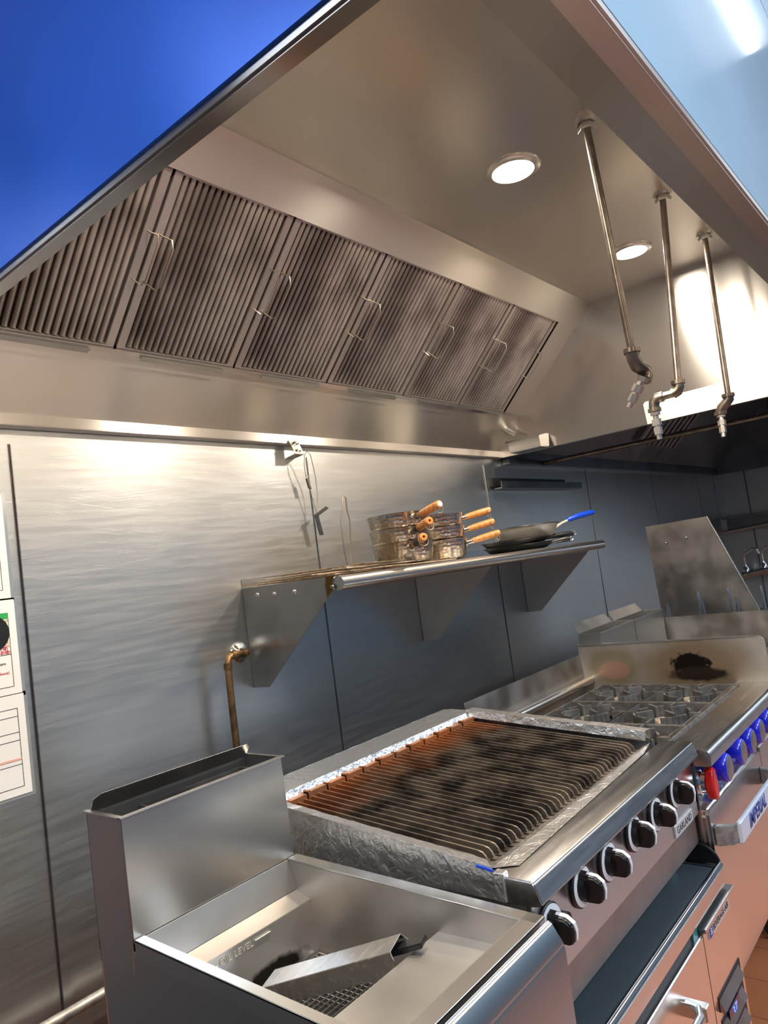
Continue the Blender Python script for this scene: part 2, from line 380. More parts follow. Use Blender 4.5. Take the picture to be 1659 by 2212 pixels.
# unseen ceiling light panels; the first is added to brighten the blue end panel
for i, (x, y) in enumerate(((-1.1, -.75), (.3, -3.0), (2.3, -3.1), (4.3, -3.1), (6.0, -3.1))):
    t = root('ceiling_light', (x, y, 2.82), 'unseen cool white troffer on the kitchen ceiling, number %d from the left' % (i + 1), 'light', 'troffers on the kitchen ceiling')
    MB().box(x - .62, x + .62, y - .32, y + .32, 2.79, 2.82).build('frame', 'label_white', t)
    MB().box(x - .58, x + .58, y - .28, y + .28, 2.785, 2.7905).build('diffuser', 'panel_glow', t)
    area('panel_light', (0, 0, -.04), 1.16, .56, KEY_POWER * (.5 if i == 0 else 1), COOL, parent=t)

t = root('tube_light', (1.7, -1.76, 2.82), 'bare fluorescent tube on the kitchen ceiling just in front of the hood', 'light')
MB().box(1.1, 2.25, -1.80, -1.73, 2.80, 2.82).build('batten', 'label_white', t)
MB().cyl((1.12, -1.765, 2.782), (2.23, -1.765, 2.782), .013).build('tube', 'tube_glow', t)

# ------------------------------------------------------------------ exhaust hood
HX0, HX1, HY, HZ, HT = .466, 3.29, -1.675, 1.984, 2.61
hood = root('exhaust_hood', (1.88, -.84, HZ), 'long stainless exhaust hood over the cooking line with lit underside', 'exhaust hood')
T = .0015
part(MB().strip([(HX0, 0, 2.02), (HX0, -.022, 2.02), (HX0, -.03, HZ + .004), (HX0, -.004, HZ)], (HX1 - HX0, 0, 0), (0, 0, .002)), 'wall_lip', 'steel_hood', hood, bevel=.0008)
part(MB().prism([(HX0, -.02, 2.018), (HX0, -.173, 2.168), (HX0, -.171, 2.172), (HX0, -.016, 2.022)], (HX1 - HX0, 0, 0)), 'lower_plate', 'steel_hood', hood)
part(MB().prism([(HX0, -.524, 2.513), (HX0, -.612, HT), (HX0, -.606, HT + .003), (HX0, -.515, 2.52)], (HX1 - HX0, 0, 0)), 'upper_band', 'steel_hood', hood)
part(MB().box(HX0, HX1, HY, -.60, HT, HT + .003), 'ceiling_panel', 'steel_ceiling', hood)
part(MB().prism([(HX1, 0, HZ), (HX1, HY, HZ), (HX1, HY, 2.8), (HX1, 0, 2.8)], (.03, 0, 0)), 'right_end_panel', 'steel_end', hood)
part(MB().prism([(HX0, 0, HZ + .01), (HX0, HY, HZ + .01), (HX0, HY, 2.81), (HX0, 0, 2.81)], (.004, 0, 0)), 'left_end_panel', 'steel_blue_reflection', hood, label='glossy end panel with blue reflected light put into its colour')
part(MB().box(HX0 + .004, HX0 + .030, HY + .0, 0, HZ - .002, HZ + .014), 'left_rim', 'steel_end', hood, bevel=.003)
part(MB().box(HX0 + .010, HX0 + .030, HY + .07, -.02, HZ + .014, HT), 'left_inner_panel', 'steel_end', hood)
part(MB().box(HX0 + .004, HX1 + .03, HY, HY + .004, HZ + .01, 2.81), 'front_panel', 'film_pale_reflection', hood, label='front panel under pale blue film, ceiling reflection put into its colour')
part(MB().box(HX0 + .004, HX1, HY + .0005, HY + .030, HZ - .002, HZ + .012), 'front_rim', 'steel_hood', hood, bevel=.003)
part(MB().prism([(HX0 + .03, HY + .028, HZ + .002), (HX0 + .03, HY + .082, HZ + .016), (HX0 + .03, HY + .082, HZ + .020), (HX0 + .03, HY + .028, HZ + .008)], (HX1 - HX0 - .03, 0, 0)), 'drip_gutter', 'steel_hood', hood)
part(MB().box(HX0 + .03, HX1, HY + .076, HY + .082, HZ + .016, HT), 'front_inner_panel', 'steel_hood', hood)
part(MB().prism([(HX1 - .004, -.79, HZ), (HX1 - .004, -1.66, HZ), (HX1 - .004, -1.66, 2.085), (HX1 - .004, -.795, 2.085), (HX1 - .004, -.785, 2.075)], (.004, 0, 0)), 'cover_plate', 'steel_lamp_glare', hood, label='pale plate on the end panel, lamp reflection put into its colour')
# sloped filler at the right of the filter bank
def sl(x, v, d=0): # point on the filter slope: v metres up the slope, d metres proud of it (towards the room)
    return Vector((x, -.175 - .7071 * v - .7071 * d, 2.168 + .7071 * v - .7071 * d))
SLN = Vector((0, -.7071, -.7071)); SLT = Vector((0, -.7071, .7071))
part(MB().prism([sl(3.125, 0), sl(HX1, 0), sl(HX1, .494), sl(3.125, .494)], SLN * -.003), 'filler_plate', 'steel_hood', hood)
part(MB().prism([sl(HX0, -.004, .004), sl(HX1, -.004, .004), sl(HX1, .01, .004), sl(HX0, .01, .004)], SLN * .002), 'filter_track', 'steel', hood)
part(MB().prism([sl(HX0, -.02, -.06), sl(3.125, -.02, -.06), sl(3.125, .52, -.06), sl(HX0, .52, -.06)], SLN * -.003), 'plenum_back', 'black_void', hood)
for x0, x1 in ((.72, .985), (1.138, 1.413), (1.571, 1.834), (1.991, 2.263), (2.417, 2.671), (2.814, 3.082)):
    part(MB().prism([sl(x0, -.012, .006), sl(x1, -.012, .006), sl(x1 + .003, .004, .012), sl(x0 - .003, .004, .012)], SLN * .0015), 'clip_tab', 'steel', hood)
part(MB().cyl((3.235, -.10, 2.12), (3.235, -.165, 2.075), .014).cyl((3.235, -.10, 2.12), (3.235, -.08, 2.133), .011), 'drain_stub', 'steel', hood)

xs = [.25, .655, 1.062, 1.462, 1.876, 2.318, 2.722, 3.122]
words = ['cut off by the hood end', 'at the far left, mostly behind the hood edge', 'second whole one from the left, darkest sooty patch', 'third whole one, sooty in the middle', 'fourth one, even brown grey slats', 'fifth one, shiny bare metal along the bottom', 'rightmost, narrow in view beside the plain filler plate']
for i in range(1, 7):
    a, b = xs[i] + .004, xs[i + 1] - .004
    c = (a + b) / 2; base = sl(c, 0)
    t = root('baffle_filter', base, 'slatted steel grease filter in the hood, ' + words[i], 'grease filter', 'baffle filters in the exhaust hood')
    fr = MB(); fw = .024
    def bar(x0, x1, v0, v1, d0, d1):
        fr.obox(sl((x0 + x1) / 2, (v0 + v1) / 2, (d0 + d1) / 2), (abs(x1 - x0) / 2, 0, 0), SLT * (abs(v1 - v0) / 2), SLN * (abs(d1 - d0) / 2))
    bar(a, a + fw, .004, .492, -.035, -.006); bar(b - fw, b, .004, .492, -.035, -.006)
    bar(a, b, .004, .014, -.035, -.004); bar(a, b, .484, .492, -.035, -.006)
    frm = part(fr, 'frame', 'filter_frame', t, bevel=.0012)
    sb = MB(); n = 17; p0 = a + fw + .004; p1 = b - fw - .004
    for k in range(n):
        x = p0 + (k + .5) * (p1 - p0) / n; h = .0072
        pf = []
        for q in range(5):
            an = math.pi * q / 4; pf.append(sl(x - h * math.cos(an), .016, -.012 + .006 * math.sin(an)))
        L_ = SLT * .470
        sb.prism(pf + [sl(x + h, .016, -.022), sl(x + h - .0012, .016, -.022), sl(x - h + .0012, .016, -.022), sl(x - h, .016, -.022)], L_)
    for k in range(n + 1):
        x = p0 + k * (p1 - p0) / n
        sb.obox(sl(x, .25, -.03), (.0048, 0, 0), SLT * .235, SLN * .0012)
    part(sb, 'baffles', 'filter_steel', t, smooth=50)
    for hx, sgn in ((a + .012, 1), (b - .012, 1)):
        if hx > 3.05: ln = .018
        elif hx == a + .012: ln = .05
        else: ln = .03
        pts = [sl(hx, .203, -.006), sl(hx, .203, .006)] + [sl(hx + .012, .200, ln * .7)] + [sl(hx + .014, .215, ln), sl(hx + .014, .315, ln), sl(hx + .012, .334, ln * .7), sl(hx, .330, .006), sl(hx, .330, -.006)]
        part(MB().tube(pts, .0022, 8), 'handle', 'wire', t)

for i, x in enumerate((.98, 1.92, 2.86)):
    lab = ['round downlight in the hood ceiling hidden behind the left hood end', 'round warm downlight in the hood ceiling, larger in view, left of the long pipe', 'round warm downlight in the hood ceiling, farther away between two pipes'][i]
    t = root('downlight', (x, -.975, HT), lab, 'light', 'downlights in the hood ceiling')
    part(MB().lathe([(.060, 0), (.062, -.010), (.074, -.008), (.082, -.003), (.083, 0)], (x, -.975, HT)), 'trim_ring', 'steel', t)
    part(MB().lathe([(.062, -.004), (.045, -.010), (.02, -.013), (0, -.014)], (x, -.975, HT)), 'lens', 'lamp_glow', t)
    area('lamp_light', (0, 0, -.018), .12, .12, LAMP_POWER, WARM, parent=t, shape='DISK')

# fire suppression drops hanging from the hood ceiling
def drop(label, x, ytop, xb, yb, zb, kind):
    t = root('sprinkler_pipe', (x, ytop, HT), label, 'pipe', 'hanging suppression pipes under the hood')
    a = Vector((x, ytop, HT)); b = Vector((xb, yb, zb))
    part(MB().tube([a, b], .0105, 14), 'pipe', 'pipe_iron', t)
    part(MB().lathe([(.012, -.022), (.024, -.022), (.026, -.017), (.026, -.010), (.021, -.009), (.021, 0), (.010, 0)], a, n=6).lathe([(.012, -.006), (.030, -.006), (.030, 0)], a, n=20), 'locknut', 'steel', t, smooth=20)
    def elbow(p, q, r, col=.0175):
        mb = MB(); mb.tube([p + (q - p) * 0] + [p, q], .0155, 14); return mb
    if kind == 0:
        p1 = b + Vector((0, 0, -.03)); p2 = b + Vector((.035, -.01, -.055)); p3 = p2 + Vector((.01, -.005, -.02)); p4 = p3 + Vector((-.012, .0, -.028))
        mb = MB().tube([b + Vector((0, 0, .006)), b + Vector((0, 0, -.004)), b + Vector((.002, 0, -.02)), b + Vector((.014, -.003, -.038)), b + Vector((.032, -.006, -.042)), b + Vector((.046, -.01, -.05)), b + Vector((.046, -.012, -.066)), b + Vector((.036, -.012, -.078))], [.020, .0175, .0175, .0185, .018, .0185, .018, .015], 14)
        mb.cyl(b + Vector((0, 0, .008)), b + Vector((0, 0, -.004)), .0215)
        end = b + Vector((.026, -.010, -.068)); d = Vector((-.05, .55, -.82)).normalized()
    elif kind == 1:
        o = Vector((-.05, 1, -.03)).normalized()
        mb = MB().tube([b + Vector((0, 0, .004)), b + Vector((0, 0, -.012)), b + o * .006 + Vector((0, 0, -.024)), b + o * .02 + Vector((0, 0, -.028))], .0165, 14)
        mb.cyl(b + Vector((0, 0, .008)), b + Vector((0, 0, -.004)), .0205)
        mb.cyl(b + o * .02 + Vector((0, 0, -.028)), b + o * .05 + Vector((0, 0, -.028)), .0115)
        q = b + o * .05 + Vector((0, 0, -.028))
        mb.tube([q, q + o * .018, q + o * .03 + Vector((0, 0, -.012)), q + o * .032 + Vector((0, 0, -.030))], .0165, 14)
        mb.cyl(q + o * .032 + Vector((0, 0, -.030)), q + o * .032 + Vector((0, 0, -.040)), .0205)
        end = q + o * .032 + Vector((0, 0, -.040)); d = Vector((.04, 0, -1)).normalized()
    else:
        o = Vector((0, 1, -.3)).normalized()
        mb = MB().tube([b + Vector((0, 0, .004)), b + Vector((0, 0, -.012)), b + o * .014 + Vector((0, 0, -.022)), b + o * .03 + Vector((0, 0, -.03)), b + o * .038 + Vector((0, 0, -.045))], .0185, 14)
        mb.cyl(b + Vector((0, 0, .008)), b + Vector((0, 0, -.004)), .0225); mb.cyl(b + o * .038 + Vector((0, 0, -.040)), b + o * .038 + Vector((0, 0, -.052)), .022)
        end = b + o * .038 + Vector((0, 0, -.05)); d = Vector((-.15, 0, -1)).normalized()
    part(mb, 'elbow', 'pipe_iron' if kind != 1 else 'brass_dull', t)
    nz = MB()
    def seg(s0, s1, r, n=6): nz.tube([end + d * s0, end + d * s1], r, n)
    seg(0, .012, .0150); seg(.012, .024, .009, 14); seg(.024, .044, .0145); seg(.044, .052, .010, 14); seg(.050, .072, .0125); seg(.072, .088, .008, 14)
    part(nz, 'nozzle', 'nozzle_steel', t, smooth=25)
drop('nearest hanging pipe, in front of the larger downlight, with dark double elbow', 1.884, -1.22, 1.934, -1.225, 1.985, 0)
drop('middle hanging pipe ending in a brass offset elbow over the pale plate', 2.50, -1.22, 2.318, -1.22, 1.945, 1)
drop('farthest hanging pipe, right one of three, ending in a single elbow', 2.985, -1.22, 2.915, -1.22, 1.965, 2)

# grease cup at the right foot of the hood
t = root('grease_cup', (3.25, -.22, 1.98), 'small open steel grease cup hooked under the right end of the hood', 'grease cup')
mb = MB(); mb.strip([(3.20, -.13, 2.035), (3.205, -.13, 1.985), (3.285, -.13, 1.985), (3.287, -.13, 2.035)], (0, -.17, 0), (0, 0, .002))
mb.box(3.203, 3.286, -.132, -.13, 1.985, 2.035); part(mb, 'pan', 'steel', t, bevel=.0008)
part(MB().prism([(3.20, -.30, 2.04), (3.287, -.30, 2.055), (3.287, -.312, 2.05), (3.26, -.318, 1.985), (3.205, -.30, 1.985)], (0, .004, 0)), 'curved_end', 'steel', t, bevel=.001)
part(MB().strip([(3.197, -.12, 2.036), (3.187, -.12, 2.043)], (0, -.19, 0), (0, 0, .002)), 'hook_flange', 'steel', t)

# angle bracket with fusible link cable at the back
t = root('cable_bracket', (1.82, -.03, 1.975), 'perforated angle bracket with looped detection cable hanging down the wall', 'bracket and cable')
mb = MB(); mb.prism([(1.795, -.034, 2.00), (1.838, -.036, 2.00), (1.850, -.05, 1.946), (1.806, -.05, 1.946)], (0, .002, 0)); mb.prism([(1.806, -.05, 1.946), (1.850, -.05, 1.946), (1.848, -.002, 1.940), (1.806, -.002, 1.940)], (0, 0, .002))
part(mb, 'angle_plate', 'galv', t, label='galvanised angle plate')
for dx, dz in ((.010, .0), (.024, -.004), (.014, -.028), (.030, -.030)):
    part(MB().cyl((1.803 + dx, -.040, 1.988 + dz), (1.803 + dx, -.052, 1.988 + dz), .0042 if dx in (.010, .014) else .0025, n=10), 'bolt', 'steel_dark', t)
cab = MB()
cab.tube([(1.856, -.045, 1.945), (1.866, -.05, 1.958), (1.880, -.05, 1.945), (1.893, -.045, 1.90), (1.902, -.04, 1.86), (1.905, -.035, 1.80), (1.893, -.03, 1.735)], .0014, 6)
cab.tube([(1.856, -.045, 1.945), (1.852, -.04, 1.91), (1.858, -.035, 1.87), (1.872, -.03, 1.83), (1.885, -.03, 1.78), (1.893, -.03, 1.735)], .0014, 6)
for k in range(5): cab.tube([(1.862 + random.uniform(-.004, .004), -.035, 1.862), (1.855 + .006 * k, -.045, 1.878 + random.uniform(-.006, .01))], .0007, 5)
part(cab, 'cable', 'wire', t)
part(MB().obox((1.868, -.034, 1.842), (.006, 0, -.001), (0, .004, 0), (.004, 0, -.018)), 'crimp', 'brass_dull', t, bevel=.001)
part(MB().obox((1.893, -.035, 1.69), (.010, 0, 0), (0, .0015, 0), (.007, 0, -.037)).obox((1.905, -.045, 1.738), (.028, -.004, .014), (0, .006, .004), (0, .0008, -.001)), 'link', 'steel_dark', t, label='dark steel link at the cable end')

# ------------------------------------------------------------------ wall shelf
SX0, SX1 = 1.537, 3.44
t = root('wall_shelf', (2.48, -.2, 1.18), 'six foot stainless wall shelf with rolled front edge on three triangular brackets', 'shelf')
part(MB().box(SX0, SX1, -.41, 0, 1.494, 1.500).prism([(SX0, -.002, 1.5), (SX0, -.002, 1.53), (SX0, 0, 1.53), (SX0, 0, 1.5)], (SX1 - SX0, 0, 0)), 'shelf_board', 'steel_brush_x', t)
part(MB().tube([(SX0 + .003, -.425, 1.479), (SX1, -.425, 1.479)], .021, 28).lathe([(.021, 0), (.020, .004), (.012, .006)], (SX1, -.425, 1.479), (1, 0, 0)), 'rolled_edge', 'steel', t)
def bracket(x, nose=True, flangeside=1):
    pts = [(x, -.001, 1.5), (x, -.428, 1.5)] if not nose else [(x, -.001, 1.499)] + [Vector((x, p.y, p.z)) for p in arc((x, -.425, 1.477), .024, 90, 215, 8, (0, -1, 0), (0, 0, 1))]
    pts += [(x, -.078, 1.184), (x, -.001, 1.182)]
    b = part(MB().prism(pts, (.002, 0, 0)), 'bracket', 'bracket_steel' if nose else 'steel_bracket', t, label='outer bracket with a brown rust stain at its nose' if nose else None)
    part(MB().box(x - .0, x + .032 * flangeside, -.003, 0, 1.183, 1.494), 'flange', 'steel_end', b)
    return b
mat_blotch('bracket_steel', (.50, .49, .46), [(-.945, -.245, .27, .05, .065, .10, (.20, .12, .035), .12, 18, .5)], .32)
D.materials['bracket_steel']
b1 = bracket(SX0 - .002)
for y, z in ((-.075, 1.474), (-.155, 1.470), (-.245, 1.470), (-.405, 1.470)):
    part(MB().lathe([(.0, -.005), (.004, -.005), (.007, -.003), (.008, 0)], (SX0 - .002, y, z), (1, 0, 0), 14), 'screw', 'chrome' if y > -.3 else 'brass_dull', b1)
b2 = bracket(2.462, False, 1)
b3 = bracket(3.382, False, 1)
for b, x in ((b2, 2.462), (b3, 3.382)):
    for z in (1.44, 1.36, 1.27, 1.215): part(MB().lathe([(0, -.004), (.005, -.003), (.0065, 0)], (x + .016, -.003, z), (0, 1, 0), 10), 'screw', 'steel', b)

# ------------------------------------------------------------------ pots
def make_pot():
    t = root('saucepan', (0, 0, 0), 'x', 'saucepan', 'hammered saucepans stacked on the wall shelf')
    R_, H_ = .110, .076
    part(MB().lathe([(.0, .0), (.080, .0), (.092, .004), (.098, .012), (R_, H_), (R_ + .0015, H_ + .001), (R_ - .0012, H_), (.0965, .013), (.090, .006), (.078, .0025), (0, .0025)], n=56), 'pot_body', 'hammered', t, smooth=35)
    d = Vector((math.cos(0), 0, math.sin(.16))); d.normalize(); p = Vector((R_ - .004, 0, H_ - .020))
    part(MB().lathe([(.004, -.002), (.017, -.001), (.0165, .003), (.0115, .006), (.0100, .012), (.0098, .034), (.0088, .034)], p, d, 18).lathe([(.019, -.003), (.020, 0), (.018, .0025), (.01, .003)], p, d, 18), 'socket', 'hammered', t, label='riveted metal socket')
    h = part(MB().lathe([(.0088, .030), (.0106, .032), (.0125, .06), (.0138, .09), (.0140, .118), (.0136, .120), (.0142, .122), (.0140, .128), (.0135, .130), (.0140, .132), (.0138, .142), (.0125, .148), (.0045, .149), (.004, .135), (0, .135)], p, d, 20), 'handle', 'wood', t)
    e = p + d * .139
    part(MB().tube(arc(e + Vector((0, 0, -.012)), .016, 0, 360, 18, (0, 1, 0), Vector((-.3, 0, 1)))[:-1], .0011, 6, closed=True), 'hanging_ring', 'wire', h)
    return t
pot = make_pot()
spec = [((2.03, -.29), 1.607, -108, 'hammered saucepan on top of the left stack, handle tilted up with a pale tip'),
        ((2.033, -.29), 1.557, -119, 'middle hammered saucepan of the left stack, handle scorched near its socket'),
        ((2.038, -.29), 1.508, -126, 'bottom hammered saucepan of the left stack, wooden handle charred black'),
        ((2.315, -.245), 1.600, -28, 'hammered saucepan on top of the right stack, with a pale handle tip'),
        ((2.318, -.245), 1.552, -31, 'middle hammered saucepan of the right stack, wire ring hanging from its handle'),
        ((2.320, -.248), 1.503, -38, 'bottom hammered saucepan of the right stack, handle lying along the shelf edge')]
pots = [pot] + [copy_thing(pot) for _ in spec[1:]]
for i, (c, z, az, lab) in enumerate(spec):
    o = pots[i]
    o.location = (c[0], c[1], z); o['label'] = lab
    o.rotation_euler = (0, 0, math.radians(az))
    if i in (0, 3):
        hd = [ch for ch in o.children if ch.name.startswith('handle')][0]
        d = Vector((1, 0, math.sin(.16))).normalized(); p = Vector((.106, 0, .056)) + d * .149
        q = MB().lathe([(.009, -.0005), (.009, .0012), (0, .0015)], p, d, 16); qq = q.build('tip_cap', 'label_white'); qq.parent = hd; qq['label'] = 'pale round cap at the handle end'
    if i in (1, 2):
        hd = [ch for ch in o.children if ch.name.startswith('handle')][0]
        d = Vector((1, 0, math.sin(.16))).normalized(); p = Vector((.106, 0, .056))
        if i == 1: q = MB().lathe([(.0108, .031), (.0112, .032), (.0126, .05), (.0130, .062)], p, d, 20)
        else: q = MB().lathe([(.0128, .056), (.0144, .085), (.0147, .118), (.0138, .121)], p, d, 20)
        qq = q.build('scorch_mark', 'wood_burnt'); qq.parent = hd; qq['label'] = 'charred part of the wooden handle'

# wire nets and skimmer on the shelf
def net(x0, x1, y0, y1, z, rot, lab, pitch=.012, mat='wire_rusty', r=.0011):
    t = root('grill_net', ((x0 + x1) / 2, (y0 + y1) / 2, z), lab, 'wire net', 'wire nets piled on the shelf end')
    cx, cy = (x0 + x1) / 2, (y0 + y1) / 2; a = math.radians(rot)
    def P(u, v, dz=0): return Vector((cx + u * math.cos(a) - v * math.sin(a), cy + u * math.sin(a) + v * math.cos(a), z + dz + .002 * math.sin(u * 25)))
    hx, hy = (x1 - x0) / 2, (y1 - y0) / 2; mb = MB(); n = int(2 * hx / pitch)
    for i in range(1, n):
        u = -hx + 2 * hx * i / n; mb.tube([P(u, -hy), P(u, 0), P(u, hy)], r, 4)
    n = int(2 * hy / pitch)
    for i in range(1, n):
        v = -hy + 2 * hy * i / n; mb.tube([P(-hx, v, .0015), P(-hx * .33, v, .0015), P(hx * .33, v, .0015), P(hx, v, .0015)], r, 4)
    part(mb, 'mesh', mat, t)
    part(MB().tube([P(-hx, -hy), P(hx, -hy), P(hx, hy), P(-hx, hy)], .0024, 6, closed=True), 'rim', mat, t)
net(1.55, 1.93, -.36, -.06, 1.5035, 8, 'rusty square grill net lying lowest on the left end of the shelf')
net(1.54, 1.90, -.39, -.08, 1.510, -12, 'brown grill net turned askew in the middle of the pile on the shelf')
net(1.60, 1.99, -.385, -.05, 1.517, 4, 'grill net with bare metal edges on top of the pile beside the left pots', mat='wire')
net(1.62, 1.95, -.40, -.10, 1.524, 14, 'warped rusty grill net resting highest on the pile behind the wire loop')
net(1.86, 2.19, -.40, -.16, 1.5045, -3, 'flat rusty net lying partly under the left stack of saucepans')
t = root('skimmer', (1.66, -.36, 1.505), 'tall narrow loop of bent wire standing upright on the shelf near its left end', 'wire loop handle')
part(MB().tube([(1.612, -.39, 1.523), (1.625, -.385, 1.522), (1.637, -.38, 1.525), (1.634, -.378, 1.57), (1.636, -.376, 1.66), (1.653, -.375, 1.70), (1.660, -.374, 1.735), (1.668, -.374, 1.741), (1.677, -.374, 1.735), (1.673, -.375, 1.70), (1.679, -.376, 1.665), (1.664, -.378, 1.57), (1.660, -.38, 1.525), (1.65, -.385, 1.522), (1.638, -.392, 1.521)], .0023, 8), 'wire_loop', 'wire', t)
part(MB().tube([(1.612, -.39, 1.5225), (1.80, -.35, 1.521), (1.80, -.30, 1.521), (1.62, -.33, 1.5225)], .002, 6), 'foot_wire', 'wire_rusty', t)

# frying pans
def pan_body(mb, c, z, R_, H_, th=.002):
    mb.lathe([(0, 0), (R_ * .74, 0), (R_ * .84, H_ * .12), (R_, H_), (R_ + .004, H_), (R_ + .003, H_ + .001), (R_ - th, H_), (R_ * .82, H_ * .14 + th), (R_ * .73, th), (0, th)], (c[0], c[1], z), n=56)
t = root('frying_pan', (3.0, -.26, 1.56), 'bare aluminium frying pan with blue sleeved handle on top of the dark pans', 'frying pan')
mb = MB(); pan_body(mb, (3.0, -.26), 1.551, .150, .053); part(mb, 'pan_body', 'aluminium', t)
part(MB().tube(arc((3.0, -.26, 1.606), .152, 0, 360, 48, (1, 0, 0), (0, 1, 0))[:-1], .0028, 6, closed=True), 'dark_rim', 'black_pan', t, label='blackened rim')
az = math.radians(-27); hd = Vector((math.cos(az), math.sin(az), 0)); sd = Vector((-hd.y, hd.x, 0)); p0 = Vector((3.0, -.26, 1.58)) + hd * .142
mb = MB(); mb.prism([p0 + sd * -.030 + Vector((0, 0, .012)), p0 + sd * .030 + Vector((0, 0, .012)), p0 + sd * .024 + Vector((0, 0, -.016)), p0 + sd * -.024 + Vector((0, 0, -.016))], hd * .006)
mb.tube([p0 + hd * .004, p0 + hd * .03 + Vector((0, 0, .008)), p0 + hd * .07 + Vector((0, 0, .024)), p0 + hd * .12 + Vector((0, 0, .038))], [.009, .008, .006, .006], 12)
h = part(mb, 'handle', 'aluminium', t)
part(MB().tube([p0 + hd * .10 + Vector((0, 0, .033)), p0 + hd * .108 + Vector((0, 0, .036)), p0 + hd * .17 + Vector((0, 0, .048)), p0 + hd * .24 + Vector((0, 0, .056)), p0 + hd * .262 + Vector((0, 0, .058)), p0 + hd * .27 + Vector((0, 0, .059))], [.006, .011, .014, .013, .010, .004], 14), 'grip_sleeve', 'blue_grip', h, label='blue rubber sleeve')
for a_, z_ in ((-.018, .004), (.018, .004), (0, -.010)):
    q = p0 + sd * a_ + Vector((0, 0, z_)) + hd * .006; part(MB().lathe([(.006, 0), (.005, .003), (0, .0045)], q, hd, 12), 'rivet', 'chrome', h)
for (c, z, lab, az, R_) in (((2.93, -.25), 1.5, 'black frying pan at the bottom of the pan pile, handle pointing right', -44, .155), ((2.90, -.255), 1.523, 'black frying pan between the bottom pan and the aluminium pan', -33, .150)):
    t = root('frying_pan', (c[0], c[1], z), lab, 'frying pan', 'black pans under the aluminium pan')
    mb = MB(); pan_body(mb, c, z + .0005, R_, .027); part(mb, 'pan_body', 'black_pan', t)
    az = math.radians(az); hd = Vector((math.cos(az), math.sin(az), 0)); p0 = Vector((c[0], c[1], z + .018)) + hd * (R_ - .008)
    if z < 1.52: L = .10
    else: L = .16
    h = part(MB().tube([p0, p0 + hd * .02 + Vector((0, 0, .003)), p0 + hd * .05 + Vector((0, 0, .006)), p0 + hd * (L - .02) + Vector((0, 0, .008)), p0 + hd * L + Vector((0, 0, .007))], [.008, .008, .011, .013, .010], 12), 'handle', 'black_pan', t)
    part(MB().lathe([(.010, -.002), (.013, 0), (.013, .004), (.009, .005)], p0 + hd * (L - .004) + Vector((0, 0, .007)), hd, 14).tube(arc(p0 + hd * (L + .006) + Vector((0, 0, .007)), .008, 0, 360, 12, hd, (0, 0, 1))[:-1], .002, 6, closed=True), 'end_ring', 'chrome', h)

# black magnetic rail on the wall
t = root('wall_rail', (3.66, -.03, 1.83), 'black two-step metal rail fixed high on the wall under the hood end', 'rail')
part(MB().box(3.19, 4.02, -.02, 0, 1.838, 1.882), 'back_plate', 'black_pan', t, bevel=.002)
part(MB().prism([(3.195, -.02, 1.822), (3.195, -.065, 1.822), (3.195, -.065, 1.858), (3.195, -.060, 1.858), (3.195, -.060, 1.828), (3.195, -.02, 1.828)], (.95, 0, 0)), 'front_channel', 'steel_dark', t)

# copper pipe with escutcheon
t = root('gas_pipe', (1.41, -.08, 1.0), 'old copper pipe with a round steel wall flange, turning down behind the fryer', 'pipe')
fx, fz = 1.492, 1.302
part(MB().lathe([(.0, -.016), (.012, -.016), (.016, -.012), (.030, -.008), (.034, -.003), (.034, 0)], (fx, -.001, fz), (0, 1, 0), 32), 'wall_flange', 'chrome', t)
pth = [(fx, 0, fz), (fx - .002, -.045, fz), (fx - .012, -.055, fz + .001), (1.42, -.06, fz + .002), (1.405, -.062, fz - .004), (1.396, -.064, fz - .022), (1.392, -.066, 1.15), (1.388, -.07, .70)]
part(MB().tube(pth, .0105, 14), 'pipe', 'copper_old', t)
for pa, pb in (((1.433, -.06, fz + .002), (1.418, -.06, fz + .002)), ((1.396, -.064, fz - .018), (1.395, -.064, fz - .036)), ((fx - .016, -.055, fz), (fx - .030, -.0555, fz))): part(MB().cyl(pa, pb, .0125), 'elbow_collar', 'copper_old', t)
# conduit low on the wall
t = root('conduit', (.85, -.05, .567), 'pale galvanised conduit running low along the wall left of the fryer', 'conduit')
part(MB().tube([(.55, -.05, .567), (1.3, -.05, .570)], .013, 16), 'tube', 'galv', t)

